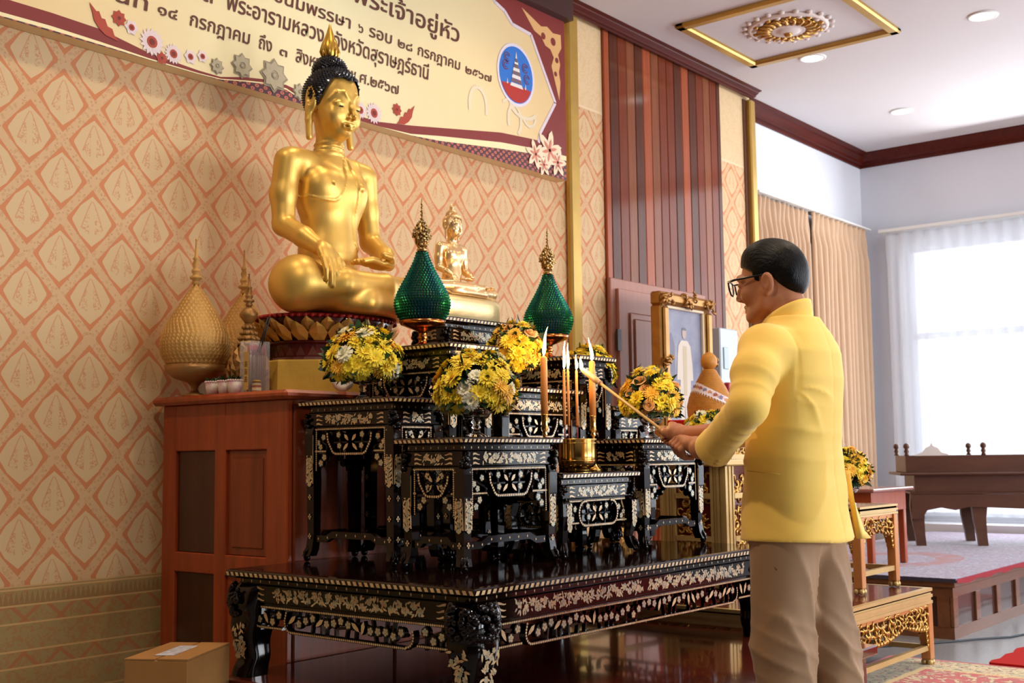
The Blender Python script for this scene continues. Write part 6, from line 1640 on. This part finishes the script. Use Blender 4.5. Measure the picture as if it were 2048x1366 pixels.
# ------------------------------------------------------------------ the man lighting the candles
def V3(*a): return np.array(a, float)
man = thing('person', 'man in yellow jacket and brown trousers seen from behind, lighting candles', 'person', (3.47, 1.68, 0))
SKIN = mat('skin', S(186, 122, 88), .48, var=.10, vscale=14, spec=.4)
SKIN.node_tree.nodes['Principled BSDF'].inputs['Subsurface Weight'].default_value = .12
SKIN.node_tree.nodes['Principled BSDF'].inputs['Subsurface Radius'].default_value = (.02, .008, .004)
JACKET = mat('yellow_jacket_cloth', S(252, 208, 96), .72, sheen=.25, var=.05, vscale=5, bump=.06, bscale=700)
TROUSER = mat('brown_trouser_cloth', S(160, 124, 90), .72, sheen=.15, var=.06, vscale=6, bump=.05, bscale=700)
HAIR = mat('black_hair', S(11, 10, 12), .46, spec=.22, bump=.35, bscale=60, stretch=(6, .6, 1.5))
stA = np.array([3.30, 1.925, 1.042])-V3(3.47, 1.68, 0); stB = np.array([3.795, 2.725, 1.392])-V3(3.47, 1.68, 0)
s_ = (stB-stA)/np.linalg.norm(stB-stA); u_ = V3(0, 0, 1)-s_*s_[2]; u_ /= np.linalg.norm(u_); b_ = np.cross(u_, s_); b_ = -b_ if b_[0] > 0 else b_
cL = stA+(stB-stA)*.062; cR = stA+(stB-stA)*.188
wrL = cL-s_*.088+u_*.032+b_*.004; wrR = cR-s_*.088+u_*.034-b_*.004
EL = V3(-.338, -.035, 1.185); ER = V3(.30, .03, 1.15); WL = V3(-.212, .138, 1.082); WR = wrR+(ER-wrR)*.40
def hand(c, d, wr, el):
    lo = np.minimum(np.minimum(c-.1, wr-.05), el-.045); hi = np.maximum(np.maximum(c+.1, wr+.05), el+.045)
    g = Grid(lo, hi, .0026); P = lambda a, b, e: c+s_*a+u_*b+d*e
    ofs = (.034, .013, -.008, -.028); ln = (1.0, 1.08, 1.0, .86)
    for i, o in enumerate(ofs):
        l = ln[i]; k0 = P(o, .031-.003*abs(i-1), .019)
        g.chain([P(-.055, .034, -.012+.010*(1.5-i)*0+(-.008 if i < 2 else .008)), k0], [.0150, .0118], .014)
        g.chain([k0, P(o+.005, .007, .019+.017*l), P(o+.002, -.021*l, .017), P(o-.003, -.022*l, -.008)], [.0112, .0100, .0090, .0074], .0035)
    g.ell(P(-.030, .032, .0), (.030, .030, .016), .012)
    g.chain([P(-.062, .022, -.016), P(-.022, .020, -.027), P(.016, .014, -.0215), P(.046, .009, -.012)], [.0160, .0138, .0112, .0085], .008)
    g.chain([P(-.058, .033, 0), wr], [.0265, .0265], .02); g.cap(wr+d*.007, wr-d*.007, .0225, .0225, .015)
    g.chain([wr, el], [.0275, .037], .015)
    return g.net()
parts = [hand(cL, b_, wrL, WL+(EL-WL)*.35), hand(cR, -b_, wrR, WR+(ER-WR)*.35)]
# head and neck, turned slightly down towards the candles
hc = V3(0, .042, 1.600); tq = Matrix.Rotation(R(-7), 3, 'X'); tz = Matrix.Rotation(R(4), 3, 'Z')
def Hd(x, y, z): return hc+np.array(tz @ (tq @ Vector((x, y, z))))
rot_h = (tz @ tq).to_quaternion().to_euler()
g = Grid((-.115, -.14, 1.33), (.115, .23, 1.74), .0042)
g.ell(Hd(0, -.004, .032), (.0765, .100, .090), .02, rot=rot_h)
g.ell(Hd(0, .040, -.040), (.062, .060, .080), .035, rot=rot_h)
g.ell(Hd(0, .085, -.103), (.022, .018, .017), .022)
for sx in (-1, 1):
    g.chain([Hd(sx*.064, .002, -.045), Hd(sx*.058, .012, -.083), Hd(sx*.024, .078, -.108)], [.018, .017, .015], .028)
    g.ell(Hd(sx*.042, .075, -.035), (.026, .022, .026), .02)
    g.chain([Hd(sx*.012, .098, .020), Hd(sx*.036, .096, .024), Hd(sx*.056, .078, .016)], [.008, .009, .007], .012)
    g.ell(Hd(sx*.033, .094, .000), (.017, .012, .010), .008)
    # ears: shell, hollow, lobe
    g.ell(Hd(sx*.083, -.014, -.016), (.0115, .0215, .0325), .004, rot=rot_h); g.ell(Hd(sx*.095, -.009, -.013), (.0090, .0125, .0215), .003, 'c'); g.ell(Hd(sx*.081, -.004, -.046), (.008, .011, .012), .004)
g.chain([Hd(0, .103, .012), Hd(0, .114, -.012), Hd(0, .123, -.034)], [.0080, .0090, .0112], .010)
for sx in (-1, 1): g.ell(Hd(sx*.012, .112, -.042), (.009, .012, .008), .006)
g.chain([Hd(-.022, .088, -.069), Hd(0, .103, -.066), Hd(.022, .088, -.069)], [.004, .0065, .004], .005)
g.chain([Hd(-.019, .087, -.080), Hd(0, .101, -.081), Hd(.019, .087, -.080)], [.0045, .0075, .0045], .005)
g.chain([V3(0, .018, 1.555), V3(0, -.012, 1.47), V3(0, -.02, 1.345)], [.060, .060, .07], .025)
g.cap(V3(-.028, -.018, 1.52), V3(-.038, -.02, 1.40), .03, .034, .03); g.cap(V3(.028, -.018, 1.52), V3(.038, -.02, 1.40), .03, .034, .03)
parts.append(g.net())
Pn = []; Fn = []; base = 0
for P_, F_ in parts: Pn.append(P_); Fn.append(F_+base); base += len(P_)
place(np_mesh('person_body', np.concatenate(Pn), np.concatenate(Fn), SKIN), 'body', man)
# hair: close cap with a hairline, sideburns and a neat nape
g = Grid((-.12, -.13, 1.45), (.12, .21, 1.76), .004)
g.ell(Hd(0, -.008, .040), (.0845, .1065, .0945), .01, rot=rot_h); g.ell(Hd(0, .018, .088), (.064, .066, .044), .03, rot=rot_h); g.ell(Hd(0, -.075, -.002), (.066, .040, .062), .03, rot=rot_h)
X, Y, Z = np.meshgrid(g.ax[0], g.ax[1], g.ax[2], indexing='ij')
Q = np.array(tz @ tq); L = np.stack([X-hc[0], Y-hc[1], Z-hc[2]], -1) @ Q
ly, lz = L[..., 1], L[..., 2]; lx = np.abs(L[..., 0])
zlim = np.interp(ly, [-.12, -.07, -.045, -.028, -.010, .012, .018, .030, .038, .060, .085, .12], [-.060, -.058, -.030, .0, .012, .012, -.012, -.014, .030, .045, .060, .064])
g.d = np.maximum(g.d, (zlim-lz)*.8)
place(g.mesh('hair', HAIR), 'hair', man)
# glasses
gl = MB(); blk = mat('spectacle_frame', S(18, 16, 16), .25)
for sx in (-1, 1):
    ring = [(sx*.009, .020), (sx*.030, .024), (sx*.060, .020), (sx*.059, -.004), (sx*.046, -.020), (sx*.026, -.022), (sx*.011, -.010), (sx*.009, .020)]
    pts = [Hd(x, .137-abs(x)*.16, z-.004) for x, z in ring]; gl.tube(pts, .0029, 6)
    gl.tube([Hd(sx*.060, .127, .016), Hd(sx*.074, .10, .016), Hd(sx*.082, .03, .012), Hd(sx*.083, -.012, .010), Hd(sx*.079, -.03, -.010)], [.0038, .0038, .0034, .003, .0024], 6)
gl.tube([Hd(-.009, .136, .014), Hd(0, .138, .016), Hd(.009, .136, .014)], .0018, 6)
go = gl.build('glasses', blk, man)
for sx in (-1, 1):
    ring = [(sx*.009, .020), (sx*.030, .024), (sx*.060, .020), (sx*.059, -.004), (sx*.046, -.020), (sx*.026, -.022), (sx*.011, -.010)]
    MB().add([tuple(Hd(x, .137-abs(x)*.16, z-.004)) for x, z in ring], [tuple(range(7))]).build('lens', mat('lens_glass', (.9, .94, 1, 1), .03, alpha=.22), go)
    MB().ball(tuple(Hd(sx*.033, .099, .000)), (.010, .008, .0065), 10, 6).build('eye', mat('eye_dark', S(40, 30, 28), .2), man)
# jacket: one smooth cloth body with sleeves, collar, hem and folds
g = Grid((-.48, -.24, .74), (.40, .36, 1.56), .0062)
zt = np.array([.70, .78, .88, .98, 1.08, 1.18, 1.28, 1.36, 1.42, 1.455, 1.49])
rx = np.interp(g.ax[2], zt, [.205, .200, .190, .182, .180, .184, .188, .184, .150, .108, .080])
ry = np.interp(g.ax[2], zt, [.162, .158, .142, .134, .130, .130, .130, .120, .098, .084, .072])
cy = np.interp(g.ax[2], zt, [-.012, -.012, -.010, -.008, -.010, -.018, -.026, -.030, -.030, -.026, -.022])
X, Y, Z = np.meshgrid(g.ax[0], g.ax[1], g.ax[2], indexing='ij')
e = 2.35; qx = np.abs(X)/rx; qy = np.abs(Y-cy)/ry
d = ((qx**e+qy**e)**(1/e)-1)*np.minimum(rx, ry)*.92
d = np.maximum(d, .772+.012*np.abs(X/.2)-Z); d = np.maximum(d, Z-1.475)
g.d = np.minimum(g.d, d.astype(np.float32))
SL, SR = V3(-.174, -.010, 1.368), V3(.170, -.010, 1.368)
g.ell(SL+V3(-.002, 0, .0), (.072, .078, .066), .04); g.ell(SR+V3(.002, 0, .0), (.072, .078, .066), .04)
g.chain([SL, SL*.5+EL*.5+V3(-.012, 0, .01), EL], [.074, .067, .057], .025); g.chain([EL, WL], [.057, .0555], .016)
g.chain([SR, SR*.5+ER*.5, ER], [.074, .068, .060], .03); g.chain([ER, WR], [.060, .055], .02)
# folds: drag lines pulling from the armpits and the waist, and rings round the bent sleeves
X, Y, Z = np.meshgrid(g.ax[0], g.ax[1], g.ax[2], indexing='ij')
def soft(ph): return (1-np.abs(np.sin(ph)))**1.6
w1 = np.exp(-((Z-1.10)/.11)**2)*np.clip((.20-np.abs(X))/.06, 0, 1)
ph = (Z+.55*X+.10*np.sin(7*X+3))*PI/.085+.9*np.sin(8*X+5*Z)
g.d -= (.0070*w1*soft(ph)*np.clip((.10-X)/.22, .25, 1)*(np.abs(Y+.02) < .3)).astype(np.float32)
w2 = np.exp(-((Z-.93)/.10)**2); ph = (.6*Z-.95*X+.06*np.sin(9*Z))*PI/.14+.7*np.sin(6*X+1)
g.d -= (.0080*w2*soft(ph)).astype(np.float32)
ra = np.sqrt((X+.165)**2+(Z-1.245)**2); th = np.arctan2(Z-1.245, X+.165)
g.d -= (.0065*np.exp(-((ra-.09)/.075)**2)*soft(th*4.2+6*ra)*np.clip((.03-Y)/.05, 0, 1)*np.clip((X+.17)/.03, 0, 1)*(th < .35)*(th > -1.45)).astype(np.float32)
for sg in (-1, 1): g.d += (.0020*np.exp(-((sg*X-.152-.02*(1.40-Z))/.0045)**2)*np.clip((Z-1.22)/.03, 0, 1)).astype(np.float32)
g.d += (.0022*np.exp(-(X/.004)**2)*(Y < 0)).astype(np.float32)
w3 = np.exp(-((X-.02)/.07)**2)*np.exp(-((Z-1.30)/.12)**2)
g.d += (.004*w3*(Y < 0)).astype(np.float32)
for P0, P1, P2 in ((SL, EL, WL), (SR, ER, WR)):
    for A0, A1, lo_, hi_, sp in ((P0, P1, .35, 1.0, .052), (P1, P2, .0, .75, .048)):
        ax_ = A1-A0; Ln = np.linalg.norm(ax_); t = ((X-A0[0])*ax_[0]+(Y-A0[1])*ax_[1]+(Z-A0[2])*ax_[2])/Ln**2
        px, py, pz = X-A0[0]-ax_[0]*t, Y-A0[1]-ax_[1]*t, Z-A0[2]-ax_[2]*t; rad = np.sqrt(px**2+py**2+pz**2); an = np.arctan2(pz, py)
        m_ = np.clip((.10-rad)/.03, 0, 1)*np.clip((t-lo_)/.2, 0, 1)*np.clip((hi_-t)/.2, 0, 1)
        g.d -= (.0036*m_*soft(t*Ln*PI/sp+.8*np.sin(an*1.0+t*3)+.25*an)).astype(np.float32)
# centre-back seam and hem vent
g.func((-.02, -.24, .75), (.02, .0, 1.47), lambda X, Y, Z: np.abs(X+.0)-.0012+np.maximum(0, Y+.10)*2, .006, 'c') if False else None
jm = g.mesh('jacket', JACKET); jk = place(jm, 'jacket', man)
# collar band folded round the neck
mb = MB(); N = 40; rows = [(.083, 1.452, .0), (.082, 1.475, .0), (.0785, 1.508, .0), (.0765, 1.520, .0), (.071, 1.520, 0), (.070, 1.50, 0), (.073, 1.452, 0)]
vs = []
for r, z, _ in rows:
    for k in range(N):
        a = -PI/2+(2*PI-.5)*(k/(N-1)-.5); back = .5-.5*math.sin(a)
        vs.append((r*1.02*math.cos(a), -.001+r*1.02*math.sin(a), z-.068*(1-back)**1.1+.012*back))
mb.add(vs, [(i*N+k, i*N+k+1, (i+1)*N+k+1, (i+1)*N+k) for i in range(len(rows)-1) for k in range(N-1)], 0, True)
mb.build('collar', JACKET, jk)
# cuff with buttons, side vent flap, pocket seam
def cuff(el, wr, nm):
    ax = (wr-el)/np.linalg.norm(wr-el); A_ = Vector(ax); s1 = A_.orthogonal().normalized(); s2 = A_.cross(s1); mb = MB(); vs = []; n = 28
    ring = [(.0, .0545), (.012, .0585), (.05, .0605), (.058, .061), (.0605, .0585), (.058, .054), (.03, .051), (.0, .05)]
    for t, r in ring:
        for k in range(n):
            a = 2*PI*k/n; vs.append(Vector(wr)-A_*.012+A_*t+s1*(r*math.cos(a))+s2*(r*math.sin(a)))
    mb.add(vs, [(i*n+k, i*n+(k+1) % n, (i+1)*n+(k+1) % n, (i+1)*n+k) for i in range(len(ring)-1) for k in range(n)], 0, True)
    return mb.build(nm, JACKET, jk)
cuff(EL, WL, 'cuff'); cuff(ER, WR, 'cuff')
axl = (WL-EL)/np.linalg.norm(WL-EL); side = V3(-.60, -.55, -.58); side -= axl*(side@axl); side /= np.linalg.norm(side)
for t in (.018, .040):
    c = WL-axl*.012+axl*t+side*.0608
    mb = MB().ball((0, 0, 0), (.0075, .0075, .0026), 12, 6); o = mb.build('button', mat('yellow_button', S(226, 184, 96), .35), jk); o.location = tuple(c); o.rotation_euler = Vector(side).to_track_quat('Z', 'Y').to_euler()
mb = MB(); fl = [(.150, -.128, .99), (.172, -.128, .90), (.196, -.150, .80), (.205, -.168, .775), (.150, -.158, .776), (.140, -.146, .88)]
mb.add([(x, y, z) for x, y, z in fl]+[(x+.006, y+.02, z) for x, y, z in fl], [(0, 1, 5), (1, 2, 4, 5), (2, 3, 4), (6, 11, 7), (7, 11, 10, 8), (8, 10, 9), (0, 6, 7, 1), (1, 7, 8, 2), (2, 8, 9, 3), (3, 9, 10, 4), (4, 10, 11, 5), (5, 11, 6, 0)], 0, True)
mb.build('vent_flap', JACKET, jk)
MB().tube([(-.187, .055, .995), (-.190, .0, .99), (-.184, -.05, .985)], .0016, 5).build('pocket_seam', mat('jacket_seam', S(206, 164, 70), .8), jk)
# trousers
g = Grid((-.24, -.30, .045), (.25, .2, .93), .0075)
g.ell((0, -.012, .84), (.166, .116, .13), .02)
g.cap((-.06, -.012, .82), (.06, -.012, .82), .112, .112, .03)
HLf, KL, AL = V3(-.088, -.008, .80), V3(-.088, .008, .46), V3(-.082, -.02, .06)
HRt, KR, AR = V3(.088, -.02, .80), V3(.100, -.05, .46), V3(.105, -.125, .06)
g.chain([HLf, KL, AL], [.104, .090, .084], .03); g.chain([HRt, KR, AR], [.102, .088, .082], .03)
X, Y, Z = np.meshgrid(g.ax[0], g.ax[1], g.ax[2], indexing='ij')
soft = lambda ph: (1-np.abs(np.sin(ph)))**1.6
wz = np.clip((.80-Z)/.12, 0, 1)*np.clip((Z-.10)/.1, 0, 1)
g.d -= (.0100*wz*soft((X*1.0+.42*(Z-.5)+.25*Y)*PI/.085+.5*np.sin(6*Z))*np.clip((.05-Y)/.08, .2, 1)).astype(np.float32)
wk = np.exp(-((Z-.45)/.10)**2)
g.d -= (.006*wk*soft((Z+.5*X-.4*Y)*PI/.07+.8*np.sin(20*X))).astype(np.float32)
wk = np.exp(-((Z-.12)/.06)**2)
g.d -= (.006*wk*soft((Z+.3*X)*PI/.06+.9*np.sin(18*X))).astype(np.float32)
for c in (AL, AR): pass
g.d = np.maximum(g.d, (.052-np.meshgrid(g.ax[0], g.ax[1], g.ax[2], indexing='ij')[2]))
tr = place(g.mesh('trousers', TROUSER), 'trousers', man)
MB().tube([(-.172, .035, .762), (-.186, -.005, .735), (-.184, -.03, .70)], .0022, 5).build('pocket_edge', mat('trouser_seam', S(104, 78, 58), .8), tr)
for c, nm in ((AL, 'shoe'), (AR, 'shoe')):
    g = Grid((c[0]-.07, c[1]-.12, -.005), (c[0]+.07, c[1]+.24, .13), .006)
    g.ell((c[0], c[1]-.02, .05), (.042, .065, .05), .02); g.ell((c[0], c[1]+.11, .032), (.046, .095, .034), .03); g.cap((c[0], c[1], .05), (c[0], c[1]+.01, .11), .045, .042, .02)
    Zg = np.meshgrid(g.ax[0], g.ax[1], g.ax[2], indexing='ij')[2]; g.d = np.maximum(g.d, .003-Zg)
    place(g.mesh('shoe', mat('black_shoe', S(20, 18, 18), .25, coat=.3)), 'shoe', man)
